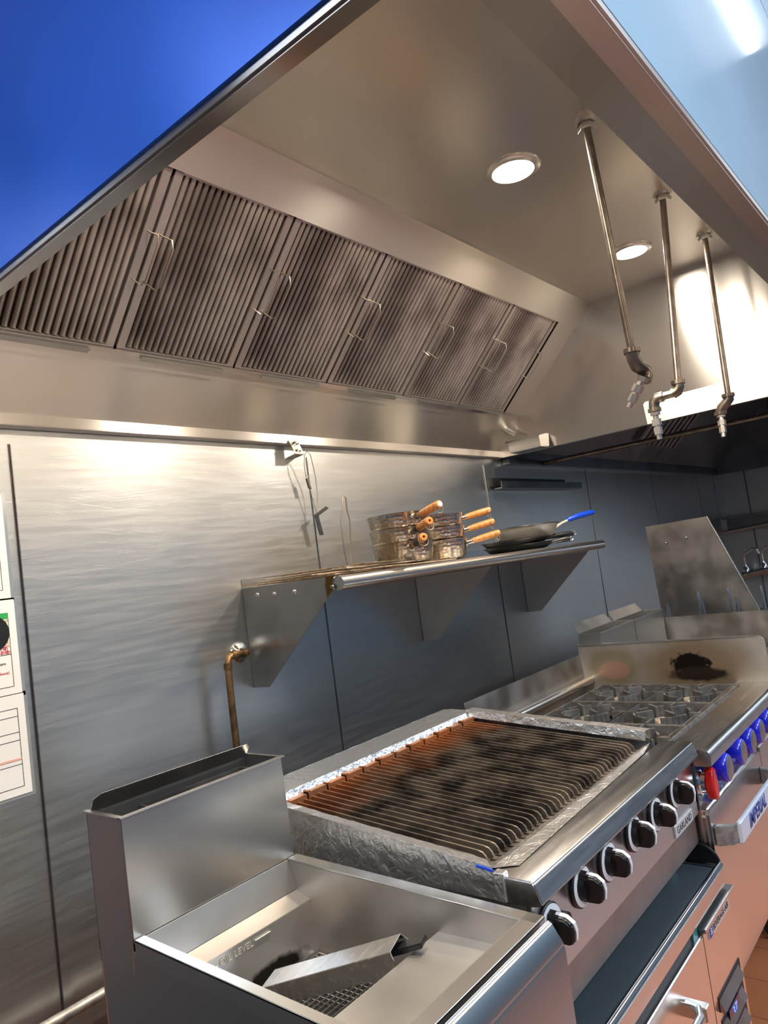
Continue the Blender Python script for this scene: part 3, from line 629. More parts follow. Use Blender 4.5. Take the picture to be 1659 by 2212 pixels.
# menu sheets on the left wall
def sheet(name, z0, z1, x1, lab, kind):
    t = root(name, (x1 - .1, -.002, (z0 + z1) / 2), lab, 'paper sheet', 'recipe sheets taped to the wall')
    x0 = x1 - .216
    part(MB().box(x0, x1, -.002, -.0008, z0, z1), 'page', 'paper', t, smooth=0)
    part(MB().box(x0 - .004, x1 + .008, -.0007, -.0001, z0 - .008, z1 + .004), 'plastic_sleeve', 'sleeve', t, smooth=0)
    k = MB(); H = z1 - z0
    def hl(z, a=x0, b=x1 - .018): k.box(a, b, -.0026, -.0021, z - .0006, z + .0006)
    fx_ = x1 - .018
    k.box(fx_ - .0006, fx_ + .0006, -.0026, -.0021, z0 + H * .08, z0 + H * .86)
    for q in ((.08, .42, .52, .78, .86) if kind else (.08, .30, .36, .54, .62, .78, .86)): hl(z0 + H * q)
    part(k, 'ruled_lines', 'ink', t, smooth=0)
    if kind == 1:
        part(MB().box(x0, fx_, -.0030, -.0022, z0 + H * .80, z0 + H * .86), 'green_header', 'ink_green', t, smooth=0)
        part(MB().box(x0, fx_ - .004, -.0030, -.0022, z0 + H * .54, z0 + H * .785), 'photo', 'photo_yellow', t, smooth=0, label='printed food photo')
        part(MB().lathe([(.045, 0), (.045, .0008), (0, .001)], (fx_ - .045, -.0031, z0 + H * .66), (0, -1, 0), 28), 'bowl_print', 'black_pan', t, label='dark round bowl in the photo')
        part(MB().box(x0, fx_, -.0030, -.0022, z0 + H * .505, z0 + H * .52), 'pink_rule', 'ink_pink', t, smooth=0)
        text('red_note', '分鐘)\n料酌糖)', 'ink_red', t, (fx_ - .018, -.0024, z0 + H * .465), (1, 0, 0), (0, 0, 1), .010)
        text('black_note', 'ters', 'ink', t, (fx_ - .022, -.0024, z0 + H * .33), (1, 0, 0), (0, 0, 1), .009)
        text('sauce_note', 'Sauce)', 'ink_red', t, (fx_ - .020, -.0024, z0 + H * .23), (1, 0, 0), (0, 0, 1), .009)
    if kind == 0:
        part(MB().box(x0, fx_, -.0030, -.0022, z0 + H * .345, z0 + H * .365), 'pink_rule', 'ink_pink', t, smooth=0)
mk('sleeve', (.45, .48, .5), .15, .5)
sheet('recipe_sheet', 1.555, 1.815, .812, 'topmost white recipe sheet on the left wall, mostly out of view', 2)
sheet('recipe_sheet', 1.322, 1.551, .818, 'middle white recipe sheet with green header and a food photo', 1)
sheet('recipe_sheet', 1.082, 1.320, .820, 'lowest white recipe sheet with empty ruled boxes', 0)

# ------------------------------------------------------------------ fryer
FX0, FX1 = .690, 1.080
t = root('deep_fryer', (.885, -.87, 0), 'empty floor fryer with open tank and tall back flue nearest the camera', 'fryer')
def rz(y): return .922 + (y + .63) * .034   # the rim drops a little to the front
part(MB().prism([(FX0 + .001, -1.205, .12), (FX0 + .001, -.512, .12), (FX0 + .001, -.512, .90), (FX0 + .001, -.632, .90), (FX0 + .001, -1.205, .88)], (.003, 0, 0)).box(FX1 - .003, FX1, -1.205, -.51, .12, .88).box(FX0, FX1, -.513, -.51, .12, .9).box(FX0, FX1, -1.205, -1.202, .12, .86).box(FX0, FX1, -1.2, -.52, .12, .125), 'cabinet', 'steel_front', t, bevel=.0008)
rm = MB()
def ribbon(xa, xb, ya, yb):
    rm.prism([(xa, ya, rz(ya)), (xb, ya, rz(ya)), (xb, yb, rz(yb)), (xa, yb, rz(yb))], (0, 0, -.004))
ribbon(FX0, FX0 + .020, -.632, -1.218); ribbon(FX1 - .028, FX1, -.632, -1.218); ribbon(FX0, FX1, -1.188, -1.220)
rm.prism([(FX0, -.632, rz(-.632)), (FX0, -1.22, rz(-1.22)), (FX0, -1.22, rz(-1.22) - .030), (FX0, -.632, rz(-.632) - .030)], (.002, 0, 0))
rm.prism([(FX1, -.632, rz(-.632)), (FX1, -1.22, rz(-1.22)), (FX1, -1.22, rz(-1.22) - .030), (FX1, -.632, rz(-.632) - .030)], (-.002, 0, 0))
rm.prism([(FX0, -1.22, rz(-1.22)), (FX1, -1.22, rz(-1.22)), (FX1, -1.22, .875), (FX0, -1.22, .875)], (0, .002, 0))
part(rm, 'rim', 'steel', t, bevel=.003, seg=3)
tk = MB(); a, b = FX0 + .020, FX1 - .028; a2, b2 = FX0 + .035, FX1 - .036
def quad(mb, *p, th=(0, 0, -.0015)): mb.prism(p, th)
quad(tk, (a, -.632, .918), (a, -1.19, .90), (a2, -1.17, .70), (a2, -.70, .70), th=(-.002, 0, 0))
quad(tk, (b, -.632, .918), (b, -1.19, .90), (b2, -1.17, .70), (b2, -.70, .70), th=(.002, 0, 0))
quad(tk, (a, -.634, .92), (b, -.634, .92), (b, -.650, .862), (a, -.650, .862), th=(0, .002, 0))
quad(tk, (a, -.650, .862), (b, -.650, .862), (b, -.692, .850), (a, -.692, .850))
quad(tk, (a, -.692, .850), (b, -.692, .850), (b, -.705, .70), (a, -.705, .70), th=(0, .002, 0))
quad(tk, (a, -1.015, .849), (b, -1.015, .849), (b, -1.17, .853), (a, -1.17, .853))
quad(tk, (a, -1.015, .849), (b, -1.015, .849), (b, -1.010, .70), (a, -1.010, .70), th=(0, -.002, 0))
quad(tk, (a, -1.17, .853), (b, -1.17, .853), (b, -1.189, .903), (a, -1.189, .903), th=(0, -.002, 0))
tk.box(a2, b2, -1.02, -.69, .695, .70)
mat_blotch('tank_steel', (.56, .52, .47), [(.040, .168, .765, .065, .03, .016, (.03, .025, .02), .5, 50, .9)], .34, .85)
tank = part(tk, 'tank', 'tank_steel', t, bevel=.0015)
# seams where the weld ran
part(MB().tube([(b + .0, -.634, .905), (b, -.650, .862), (b, -.692, .850), (b2 + .004, -.704, .745)], .0012, 6), 'weld_seam', 'steel_dark', tank)
scr = MB(); n = 26
for i in range(n + 1):
    x = a2 + (b2 - a2) * i / n; scr.tube([(x, -.705, .748), (x, -1.008, .748)], .0010, 5)
for i in range(25):
    y = -.706 - .0125 * i; scr.tube([(a2, y, .7497), (b2, y, .7497)], .0010, 5)
scr.tube([(b2 - .003, -.708, .75), (b2 - .003, -1.0, .75)], .002, 6)
part(scr, 'screen', 'wire', t, label='wire mesh screen in the tank')
part(MB().box(a2, b2, -1.01, -.70, .712, .716), 'heating_bed', 'black_gap', t)
text('oil_level_mark', 'OIL LEVEL', 'aluminium', tank, (.853, -.6945, .836), (1, 0, 0), (0, -.08, 1), .0175, extrude=.0008, width=.078, label='embossed words OIL LEVEL')
part(MB().box(.897, .935, -.6965, -.694, .8375, .8388).box(.79, .808, -.6965, -.694, .834, .8353).box(.79, .808, -.6965, -.694, .829, .8303), 'level_lines', 'aluminium', tank)
# flue
fl = MB()
fl.prism([(FX0, -.625, .905), (FX0, -.628, 1.128), (FX0, -.51, 1.128), (FX0, -.51, .86), (FX0, -.62, .86)], (.002, 0, 0))
fl.prism([(FX1 - .008, -.625, .905), (FX1 - .010, -.628, 1.128), (FX1 - .010, -.51, 1.128), (FX1 - .008, -.51, .88)], (.002, 0, 0))
fl.prism([(FX0, -.630, .914), (FX1 - .006, -.630, .914), (FX1 - .008, -.628, 1.128), (FX0, -.628, 1.128)], (0, .002, 0))
fl.prism([(FX0, -.51, .88), (FX1 - .008, -.51, .88), (FX1 - .008, -.51, 1.128), (FX0, -.51, 1.128)], (0, .002, 0))
fl.box(FX0 - .006, FX1 - .004, -.637, -.625, 1.1285, 1.1315)
fl.box(FX0 - .006, FX0 + .006, -.636, -.505, 1.1285, 1.1312); fl.box(FX1 - .014, FX1 - .006, -.636, -.505, 1.1285, 1.1312)
part(fl, 'flue_box', 'steel', t, bevel=.0012)
part(MB().prism([(FX0 + .004, -.514, 1.125), (FX1 - .012, -.514, 1.125), (FX1 - .012, -.530, 1.145), (FX1 - .020, -.534, 1.155), (FX0 + .020, -.534, 1.158), (FX0 + .006, -.528, 1.150)], (0, .002, 0)), 'flue_deflector', 'steel', t, bevel=.0006)
du = MB(); x0, x1, y0, y1 = .765, 1.010, -.616, -.565
du.box(x0, x1, y0, y0 + .002, 1.02, 1.122); du.box(x0, x1, y1 - .002, y1, 1.02, 1.122); du.box(x0, x0 + .002, y0, y1, 1.02, 1.122); du.box(x1 - .002, x1, y0, y1, 1.02, 1.122); du.box(x0, x1, y0, y1, 1.02, 1.024)
part(du, 'flue_duct', 'steel_dull', t)
part(MB().prism([(FX0 + .004, -1.226, .901), (FX0 + .004, -1.234, .899), (FX0 + .004, -1.254, .866), (FX0 + .004, -1.252, .16), (FX0 + .004, -1.222, .16)], (FX1 - FX0 - .008, 0, 0)), 'door', 'steel_front', t, bevel=.004, seg=3)
for x in (FX0 + .04, FX1 - .04):
    for y in (-1.15, -.56): part(MB().cyl((x, y, 0), (x, y, .125), .018, .022), 'leg', 'steel', t)
# loose joining channel lying in the fryer tank
bq = Vector((.928, -1.007, .870)); ax = Vector((-.078, .198, -.058)).normalized(); wv = Vector((.048, .014, .006)); dv = Vector((.014, -.002, -.042))
tt = root('joiner_channel', bq, 'folded stainless channel lying loose in the fryer tank', 'metal channel')
L_ = ax * .26
mb = MB(); mb.prism([bq, bq + wv, bq + wv + Vector((0, 0, -.002)), bq + Vector((0, 0, -.002))], L_); mb.prism([bq, bq + dv, bq + dv + Vector((.002, 0, 0)), bq + Vector((.002, 0, 0))], L_); mb.prism([bq + wv, bq + wv + Vector((.022, -.004, -.022)), bq + wv + Vector((.020, -.004, -.024)), bq + wv + Vector((-.002, 0, 0))], L_)
part(mb, 'channel', 'steel_brush_x', tt, bevel=.0006)
c0 = bq + wv * .62 + Vector((0, 0, -.026)); mb = MB(); mb.prism([c0 - ax * .045, c0 - ax * .045 + Vector((.026, .006, 0.004)), c0 - ax * .045 + Vector((.024, .006, .014)), c0 - ax * .045 + Vector((.0, 0, .010))], ax * .16)
part(mb, 'inner_tongue', 'black_plastic', tt, label='black inner tongue sticking out', bevel=.002)

# ------------------------------------------------------------------ charbroiler
GX0, GX1 = 1.125, 2.035
t = root('charbroiler', (1.58, -.83, .62), 'radiant charbroiler with rusty sloping grates wrapped in aluminium foil', 'charbroiler')
part(MB().box(GX0 + .006, GX1 - .004, -1.155, -.40, .66, .885).box(GX0 + .006, GX1 - .004, -.495, -.39, .88, .995), 'body', 'steel_dull', t, bevel=.002)
part(MB().box(GX0 + .02, GX1 - .02, -1.05, -.50, .885, .892), 'fire_pan', 'black_gap', t)
def bx4(x): 
    for y in (-1.10, -.48): yield (x, y)
for x in (GX0 + .05, GX1 - .05):
    for y in (-1.08, -.45): part(MB().cyl((x, y, .604), (x, y, .662), .02), 'leg', 'steel', t)
# front deck with folded apron
part(MB().prism([(GX0, -1.098, .930), (GX0, -1.174, .930), (GX0, -1.180, .927), (GX0, -1.192, .893), (GX0, -1.188, .889), (GX0, -1.166, .885), (GX0, -1.10, .885)], (GX1 - GX0, 0, 0)), 'front_deck', 'steel_brush_x', t, bevel=.0025, seg=3)
cp = part(MB().prism([(GX0 + .004, -1.158, .887), (GX0 + .004, -1.166, .885), (GX0 + .004, -1.166, .738), (GX0 + .004, -1.150, .732)], (GX1 - GX0 - .006, 0, 0)), 'control_panel', 'steel_front', t, bevel=.0015)
part(MB().prism([(GX0 + .01, -1.146, .735), (GX0 + .01, -1.150, .712), (GX0 + .01, -1.11, .66), (GX0 + .01, -1.10, .66)], (GX1 - GX0 - .02, 0, 0)), 'drip_tray', 'galv', t)
# foil
def foil(name, *quads, label=None):
    mb = MB()
    for (p00, p10, p01, p11, nu, nv, amp, nr) in quads: mb.grid(p00, p10, p01, p11, nu, nv, amp, nr, amp * .4)
    return part(mb, name, 'foil', t, label=label, smooth=60)
foil('side_foil', ((GX0 + .003, -1.098, .885), (GX0 + .003, -.555, .885), (GX0 + .002, -1.098, .943), (GX0 + .002, -.555, .997), 60, 8, .0016, (1, 0, 0)),
     ((GX0 + .002, -1.098, .943), (GX0 + .002, -.52, .998), (GX0 + .040, -1.06, .938), (GX0 + .040, -.52, .992), 44, 3, .002, (0, 0, 1)), label='crumpled foil over the left side')
foil('back_foil', ((GX0 + .005, -.375, 1.004), (GX1 - .005, -.375, 1.004), (GX0 + .005, -.492, 1.004), (GX1 - .005, -.492, 1.004), 60, 8, .0010, (0, 0, 1)),
     ((GX0 + .005, -.492, 1.004), (GX1 - .005, -.492, 1.004), (GX0 + .005, -.502, .978), (GX1 - .005, -.502, .978), 60, 2, .0012, (0, 1, 0)),
     ((GX0 + .005, -.375, 1.004), (GX0 + .005, -.375, .88), (GX1 - .005, -.375, 1.004), (GX1 - .005, -.375, .88), 4, 30, .002, (0, 1, 0)),
     ((GX0 + .002, -.375, 1.003), (GX0 + .002, -.555, 1.003), (GX0 + .002, -.375, .89), (GX0 + .002, -.555, .89), 12, 6, .002, (1, 0, 0)), label='smooth foil over the back ledge')
foil('right_foil', ((GX1 - .044, -.50, .990), (GX1 - .044, -1.07, .938), (GX1 - .040, -.50, 1.012), (GX1 - .040, -1.07, .962), 40, 2, .002, (1, 0, 0)),
     ((GX1 - .040, -.49, 1.012), (GX1 - .040, -1.07, .962), (GX1 - .004, -.49, 1.012), (GX1 - .004, -1.07, .962), 40, 3, .0018, (0, 0, 1)),
     ((GX1 - .004, -.40, 1.006), (GX1 - .004, -1.07, .962), (GX1, -.40, .88), (GX1, -1.07, .88), 40, 4, .002, (1, 0, 0)), label='crumpled foil lip on the right side')
foil('front_foil', ((GX0 + .03, -1.045, .912), (GX1 - .03, -1.045, .912), (GX0 + .02, -1.085, .9325), (GX1 - .04, -1.080, .9325), 90, 4, .0025, (0, 0, 1)),
     ((GX0 + .02, -1.085, .9325), (GX1 - .04, -1.080, .9325), (GX0 + .05, -1.125, .932), (GX1 - .14, -1.098, .932), 60, 3, .0006, (0, 0, 1)), label='foil strip tucked along the grate front')
part(MB().box(GX0 - .003, GX0 + .016, -1.122, -1.100, .885, .937), 'tape_strip', 'foil', t, bevel=.002, label='vertical strip of foil tape at the front corner')
part(MB().obox((GX0 + .001, -1.082, .939), (.0012, 0, 0), (0, .018, .002), (0, 0, .0022)), 'blue_mark', 'blue_grip', t, label='small blue mark on the foil')
# grates: twelve castings of three blades
gx0, pitch = 1.175, .0228
zb = lambda y: .982 + (y + .505) * .0895
for k in range(12):
    mb = MB(); xa = gx0 + k * 3 * pitch
    for j in range(3):
        x = xa + j * pitch
        yt = -1.040
        prof = [(x, -.512, zb(-.512) - .020), (x, -.512, zb(-.512) - .002), (x, -.520, zb(-.52))] + [(x, -1.020, zb(-1.02)), (x, -1.031, zb(-1.02) - .003), (x, -1.038, zb(-1.02) - .010), (x, -1.041, zb(-1.02) - .020), (x, -1.041, zb(-1.02) - .028)]
        mb.prism(prof + [(x, -.52, zb(-.52) - .028)], (.0042, 0, 0))
        mb.obox((x + .002, -1.046, zb(-1.02) - .026), (.007, 0, 0), (0, .007, 0), (0, 0, .006))
    mb.prism([(xa - pitch * .32, -.505, zb(-.505) - .024), (xa - pitch * .32, -1.036, zb(-1.03) - .025), (xa - pitch * .32, -1.036, zb(-1.03) - .021), (xa - pitch * .32, -.505, zb(-.505) - .018)], (pitch * 2.9, 0, 0))
    dz = .002 if k % 2 else 0
    mb.box(xa - pitch * .30, xa + pitch * 2.55, -.520, -.503, zb(-.505) - .026, zb(-.505) + .007 + dz)
    mb.box(xa - pitch * .30, xa - pitch * .30 + .006, -.523, -.503, zb(-.505) - .026, zb(-.505) + .011 + dz)
    part(mb, 'grate', 'rusty_grate', t, smooth=35)
def black_knob(parent, x, z, y, turn, r=.040):
    k = part(MB().lathe([(r, 0), (r, .004), (r - .002, .006), (r * .94, .0062)], (x, y, z), (0, -1, 0), 40).lathe([(r * .62, .004), (r * .60, .012), (r * .55, .018), (r * .2, .022), (0, .022)], (x, y, z), (0, -1, 0), 32), 'knob', 'black_plastic', parent)
    part(MB().lathe([(r * .64, .0055), (r * .64, .0074), (r * .92, .0074), (r * .92, .0055)], (x, y, z), (0, -1, 0), 40), 'dial_ring', 'white_dial', k, label='white dial ring')
    a = math.radians(turn); d = Vector((math.cos(a), 0, math.sin(a))); s = Vector((-math.sin(a), 0, math.cos(a)))
    o = Vector((x, y, z)); mb = MB()
    def kp(u, h, off): return o + d * r * u * .80 + Vector((0, -h, 0)) + s * off
    mb.prism([kp(u, h, -.0105) for u, h in ((-.85, .004), (-.82, .036), (-.62, .047), (.0, .052), (.5, .051), (.82, .040), (.92, .004))], s * .021)
    part(mb, 'grip', 'black_plastic', k, bevel=.003, seg=3)
    # pale pointer stripe along the outer edge of the grip
    mb = MB(); ol = ((.90, .020), (.835, .0405), (.50, .0522), (0, .0532), (-.62, .0482), (-.835, .036)); il = ((-.80, .036), (-.62, .0465), (0, .0515), (.5, .0505), (.80, .039), (.87, .020))
    mb.prism([kp(u, h + .0008, -.0055) for u, h in ol] + [kp(u, h, -.0055) for u, h in il], s * .0075)
    part(mb, 'pointer', 'white_dial', k)
for x, z, tr in ((1.178, .832, 105), (1.312, .846, 100), (1.442, .842, 102), (1.590, .846, 98), (1.730, .840, 108), (1.874, .846, 95)):
    black_knob(cp, x, z, -1.167, tr) if False else black_knob(t, x, z, -1.167, tr)
part(MB().lathe([(.016, 0), (.016, .008), (.012, .010), (0, .010)], (1.235, -1.167, .815), (0, -1, 0), 24), 'pilot_cap', 'black_plastic', t)
bd = part(MB().box(1.838, 1.976, -1.1705, -1.166, .742, .772), 'name_badge', 'badge', t, bevel=.001)
text('badge_lettering', 'GARLAND', 'ink', bd, (1.907, -1.1706, .7565), (1, 0, 0), (0, 0, 1), .024, width=.112, extrude=.0005)

# ------------------------------------------------------------------ refrigerated chef base under the charbroiler
CX0, CX1 = 1.095, 2.035
t = root('chef_base', (1.56, -.85, 0), 'low refrigerated chef base under the charbroiler with marine edge top', 'refrigerated base')
part(MB().box(CX0, CX1, -1.195, -.42, .14, .565), 'cabinet', 'steel_front', t, bevel=.002)
part(MB().prism([(CX0, -.42, .604), (CX0, -1.185, .604), (CX0, -1.190, .612), (CX0, -1.200, .615), (CX0, -1.208, .611), (CX0, -1.208, .568), (CX0, -1.195, .566), (CX0, -.42, .566)], (CX1 - CX0, 0, 0)), 'top', 'sheen_dark', t, bevel=.001, label='dark mirror-like worktop')
part(MB().tube([(CX0, -1.199, .611), (CX1, -1.199, .611)], .0065, 12), 'rolled_front_edge', 'chrome', t)
part(MB().box(CX0 + .001, CX1, -1.2095, -1.2075, .570, .606), 'front_fascia', 'steel_front', t)
part(MB().prism([(CX1 - .006, -1.075, .606), (CX1 - .006, -1.10, .630)] + [(CX1 - .006, p.y, p.z) for p in arc((0, -1.15, .606), .052, 115, 0, 10, (0, -1, 0), (0, 0, 1))], (.012, 0, 0)), 'end_guard', 'black_plastic', t, bevel=.002)
part(MB().tube([(CX1 - .012, -1.07, .608), (CX1 - .012, -1.195, .610)], .004, 8), 'end_rail', 'chrome', t)
part(MB().box(CX0, 1.785, -1.200, -1.190, .545, .566), 'door_recess', 'black_gap', t)
part(MB().box(1.752, 1.782, -1.2045, -1.198, .547, .562), 'gasket_tab', 'teal', t, label='teal plastic tab in the gap')
part(MB().box(1.79, CX1 + .010, -1.222, -1.200, .546, .556), 'cap_strip', 'steel', t, bevel=.001)
door = part(MB().box(CX0 + .004, 1.782, -1.216, -1.196, .20, .547), 'door', 'steel_front', t, bevel=.003)
part(MB().tube([(1.36, -1.214, .478), (1.37, -1.245, .478), (1.40, -1.258, .478), (1.58, -1.258, .478), (1.61, -1.245, .478), (1.62, -1.214, .478)], .010, 12).box(1.606, 1.632, -1.262, -1.214, .455, .485), 'handle', 'steel', door, bevel=.002)
# compressor panel with louvre openings
gp = part(MB().box(1.787, CX1, -1.214, -1.196, .15, .546), 'compressor_panel', 'steel_front', t, bevel=.002)
for z in (.368, .315, .262, .209):
    part(MB().box(1.82, 2.012, -1.2160, -1.2135, z - .017, z + .017), 'louvre_opening', 'black_gap', gp, smooth=0)
    part(MB().prism([(1.82, -1.2155, z - .017), (1.82, -1.228, z - .015), (1.82, -1.2165, z + .010)], (.175, 0, 0)), 'louvre_blade', 'steel_dull', gp)
dp = part(MB().box(1.858, 1.948, -1.222, -1.214, .297, .334), 'display', 'display', gp, bevel=.001)
text('display_reading', '37', 'display_lit', t, (1.905, -1.2222, .316), (1, 0, 0), (0, 0, 1), .032, width=.034)
bd = part(MB().box(1.825, 2.003, -1.2165, -1.2135, .515, .5435), 'name_badge', 'badge_pink', t, bevel=.0006)
part(MB().box(1.828, 1.852, -1.2172, -1.2160, .5175, .541), 'badge_emblem', 'ink_blue', bd, label='blue square emblem with a white letter B')
text('emblem_letter', 'B', 'paper', bd, (1.840, -1.2176, .5295), (1, 0, 0), (0, 0, 1), .022)
text('badge_lettering', 'BEVERAGE-AIR', 'ink', bd, (1.926, -1.2168, .5295), (1, 0, 0), (0, 0, 1), .021, width=.135)
for x in (CX0 + .08, CX1 - .08):
    for y in (-1.12, -.50): part(MB().cyl((x - .012, y, .06), (x + .012, y, .06), .06, n=24).box(x - .02, x + .02, y - .02, y + .02, .11, .14), 'caster', 'rubber', t)

# ------------------------------------------------------------------ six burner range
RX0, RX1 = 2.045, 2.955
t = root('gas_range', (2.50, -.83, 0), 'six burner gas range with blue knobs to the right of the charbroiler', 'range')
part(MB().box(RX0, RX1, -1.168, -.46, .26, .80), 'cabinet', 'steel_front', t, bevel=.002)
part(MB().prism([(RX0, -1.068, .905), (RX0, -1.070, .840), (RX0, -1.073, .840), (RX0, -1.073, .9)], (RX1 - RX0 - .003, 0, 0)).box(RX0, RX1 - .003, -1.08, -.47, .80, .835), 'burner_well', 'range_pan', t)
dk = [(RX0, -1.070, .905), (RX0, -1.198, .905)] + [(RX0, p.y, p.z) for p in arc((0, -1.198, .885), .020, 90, 0, 6, (0, -1, 0), (0, 0, 1))] + [(RX0, -1.216, .862), (RX0, -1.205, .860), (RX0, -1.07, .860)]
part(MB().prism(dk, (RX1 - RX0 + .001, 0, 0)), 'front_deck', 'steel_brush_x', t, bevel=.001)
part(MB().prism([(RX0, -1.172, .862), (RX0, -1.162, .862), (RX0, -1.155, .765), (RX0, -1.165, .765)], (RX1 - RX0, 0, 0)), 'control_panel', 'sheen_dark', t)
part(MB().prism([(RX0, -.455, 1.022), (RX0, -.462, .930), (RX0, -.46, .80), (RX0, -.45, .80), (RX0, -.450, 1.022)], (RX1 - RX0, 0, 0)), 'backguard', 'steel_dull', t)
part(MB().tube([(RX0, -.492, .918), (RX1 - .004, -.492, .918)], .016, 18).box(RX0, RX1 - .004, -.495, -.46, .905, .918), 'back_roll', 'steel', t)
mat_blotch('guard_steel', (.62, .57, .50), [(.455, .235, .97, .5, .085, .062, (.40, .33, .23), .6, 9, .5), (.455, .232, .955, .5, .062, .036, (.56, .34, .25), .10, 8, .25),
                                          (.455, -.095, .97, .5, .14, .075, (.38, .28, .19), .8, 14, .6), (.455, -.085, .975, .5, .062, .036, (.02, .015, .012), .30, 55, 1.4), (.455, -.105, .935, .5, .085, .022, (.05, .035, .028), .5, 35, 1.0)], .35, .85)
# guard pieces are placed relative to the root, so the stains are given in root coordinates below
gd = [(RX1 - .004, -.452, .86), (RX1 - .004, -1.190, .86), (RX1 - .004, -1.190, 1.050)] + [(RX1 - .004, p.y, p.z) for p in arc((0, -1.165, 1.049), .024, 0, 90, 6, (0, -1, 0), (0, 0, 1))] + [(RX1 - .004, -.452, 1.064)]
g = part(MB().prism(gd, (.006, 0, 0)), 'side_guard', 'guard_steel', t, label='right side guard with a pinkish and a black burn mark')
part(MB().prism([(RX1 - .008, -.452, 1.060), (RX1 - .008, -1.168, 1.072), (RX1 - .008, -1.168, 1.075), (RX1 - .008, -.452, 1.066)], (.012, 0, 0)), 'guard_edge', 'steel', t)
BX = (2.12, 2.425, 2.730); BY = (-.705, -.965)
HP = .147
for bx in BX:
    for by, HQ in ((BY[0], .133), (BY[1], .128)):
        c = Vector((bx, by, .905)); top = .910; lo = .880
        mb = MB()
        def fin(p, q, z0=lo, z1=top, w_=.0065):
            p = Vector(p); q = Vector(q); d = (q - p).normalized(); s = Vector((-d.y, d.x, 0)) * w_
            mb.prism([(*(p - s).xy, z0), (*(p + s).xy, z0), (*(p + s * .6).xy, z1), (*(p - s * .6).xy, z1)], Vector((q.x - p.x, q.y - p.y, 0)))
        x0, x1, y0, y1 = bx - HP, bx + HP, by - HQ, by + HQ
        fin((x0, y0, 0), (x1, y0, 0)); fin((x0, y1, 0), (x1, y1, 0)); fin((x0, y0, 0), (x0, y1, 0)); fin((x1, y0, 0), (x1, y1, 0))
        R0 = .030; R1 = .088
        for ang in (0, 90, 180, 270):
            a = math.radians(ang); d = Vector((math.cos(a), math.sin(a), 0)); e = (HP if ang in (0, 180) else HQ)
            fin(c + d * R1, c + d * e, lo, top + .004)
        for ang in (45, 135, 225, 315):
            a = math.radians(ang); d = Vector((math.cos(a), math.sin(a), 0)); fin(c + d * R0, c + d * R1, lo + .004, top + .014, .008)
            e = Vector((HP * (1 if d.x > 0 else -1), HQ * (1 if d.y > 0 else -1), 0))
        for s0 in (15, 105, 195, 285):
            pr = [c + Vector((math.cos(math.radians(s0 + q)), math.sin(math.radians(s0 + q)), 0)) * R1 for q in range(0, 61, 12)]
            for p, q in zip(pr[:-1], pr[1:]): fin(p, q, lo, top + .004)
        part(mb, 'burner_grate', 'cast_iron', t, bevel=.0008)
        part(MB().lathe([(.0, .836), (.052, .836), (.050, .862), (.036, .870), (.034, .884), (.030, .890), (0, .892)], (bx, by, 0), n=24), 'burner', 'burner_head', t)
        part(MB().lathe([(.105, .844), (.085, .838), (.055, .837), (.055, .840), (.084, .842), (.103, .848)], (bx, by, 0), n=28), 'drip_bowl', 'range_pan', t)
def blue_knob(x, z, y=-1.170):
    k = part(MB().lathe([(.030, 0), (.032, .010), (.038, .014), (.040, .020), (.040, .044), (.036, .052), (.033, .054)], (x, y, z), (0, -1, 0), 32), 'knob', 'blue_knob', t, label='blue burner knob')
    part(MB().lathe([(.033, .0535), (.030, .0555), (0, .0555)], (x, y, z), (0, -1, 0), 28), 'knob_face', 'filter_frame', k)
    mb = MB()
    for a in (80, 200, 320):
        a = math.radians(a); mb.obox((x + .0385 * math.cos(a), y - .034, z + .0385 * math.sin(a)), Vector((math.cos(a), 0, math.sin(a))) * .003, Vector((-math.sin(a), 0, math.cos(a))) * .008, Vector((0, .010, 0)))
    part(mb, 'finger_notch', 'blue_knob', k, bevel=.002)
for x in (2.175, 2.335, 2.455, 2.575, 2.70, 2.83): blue_knob(x, .822)
for x in (2.255, 2.39, 2.52, 2.65): part(MB().cyl((x, -1.16, .845), (x, -1.185, .845), .012), 'valve_stem', 'steel', t)
k = part(MB().lathe([(.036, 0), (.036, .006), (.030, .010), (.028, .020), (0, .021)], (2.085, -1.166, .806), (0, -1, 0), 30), 'thermostat_dial', 'chrome', t)
part(MB().prism([(2.069, -1.185, .844), (2.062, -1.185, .80), (2.070, -1.185, .768), (2.085, -1.185, .760), (2.100, -1.185, .768), (2.106, -1.185, .80), (2.096, -1.185, .844), (2.083, -1.185, .850)], (0, -.024, 0)), 'thermostat_knob', 'red_knob', t, bevel=.004, seg=3, label='red oven thermostat knob')
mb = MB(); mb.grid((RX0 + .01, -1.165, .766), (2.9, -1.165, .766), (RX0 + .01, -1.190, .758), (2.9, -1.190, .758), 60, 2, .003, (0, 0, 1), .002)
part(mb, 'crumb_foil', 'foil', t, smooth=60, label='foil strip below the knobs')
od = part(MB().prism([(RX0 + .004, -1.185, .30), (2.655, -1.185, .30), (2.655, -1.185, .735), (2.640, -1.185, .745), (RX0 + .02, -1.185, .745), (RX0 + .004, -1.185, .730)], (0, .026, 0)), 'oven_door', 'steel_front', t, bevel=.008, seg=4)
part(MB().prism([(2.662, -1.182, .30), (2.95, -1.182, .30), (2.95, -1.182, .745), (2.662, -1.182, .745)], (0, .02, 0)), 'side_panel', 'steel_front', t, bevel=.004)
part(MB().prism([(2.075, -1.186, .690), (2.085, -1.205, .690), (2.10, -1.225, .690), (2.125, -1.238, .690), (2.125, -1.230, .690), (2.11, -1.215, .690), (2.10, -1.186, .690)], (0, 0, -.052)), 'handle_bracket', 'galv', od, bevel=.002)
hb = part(MB().box(2.118, 2.60, -1.243, -1.230, .634, .692), 'handle', 'label_white', od, bevel=.004, label='white handle bar')
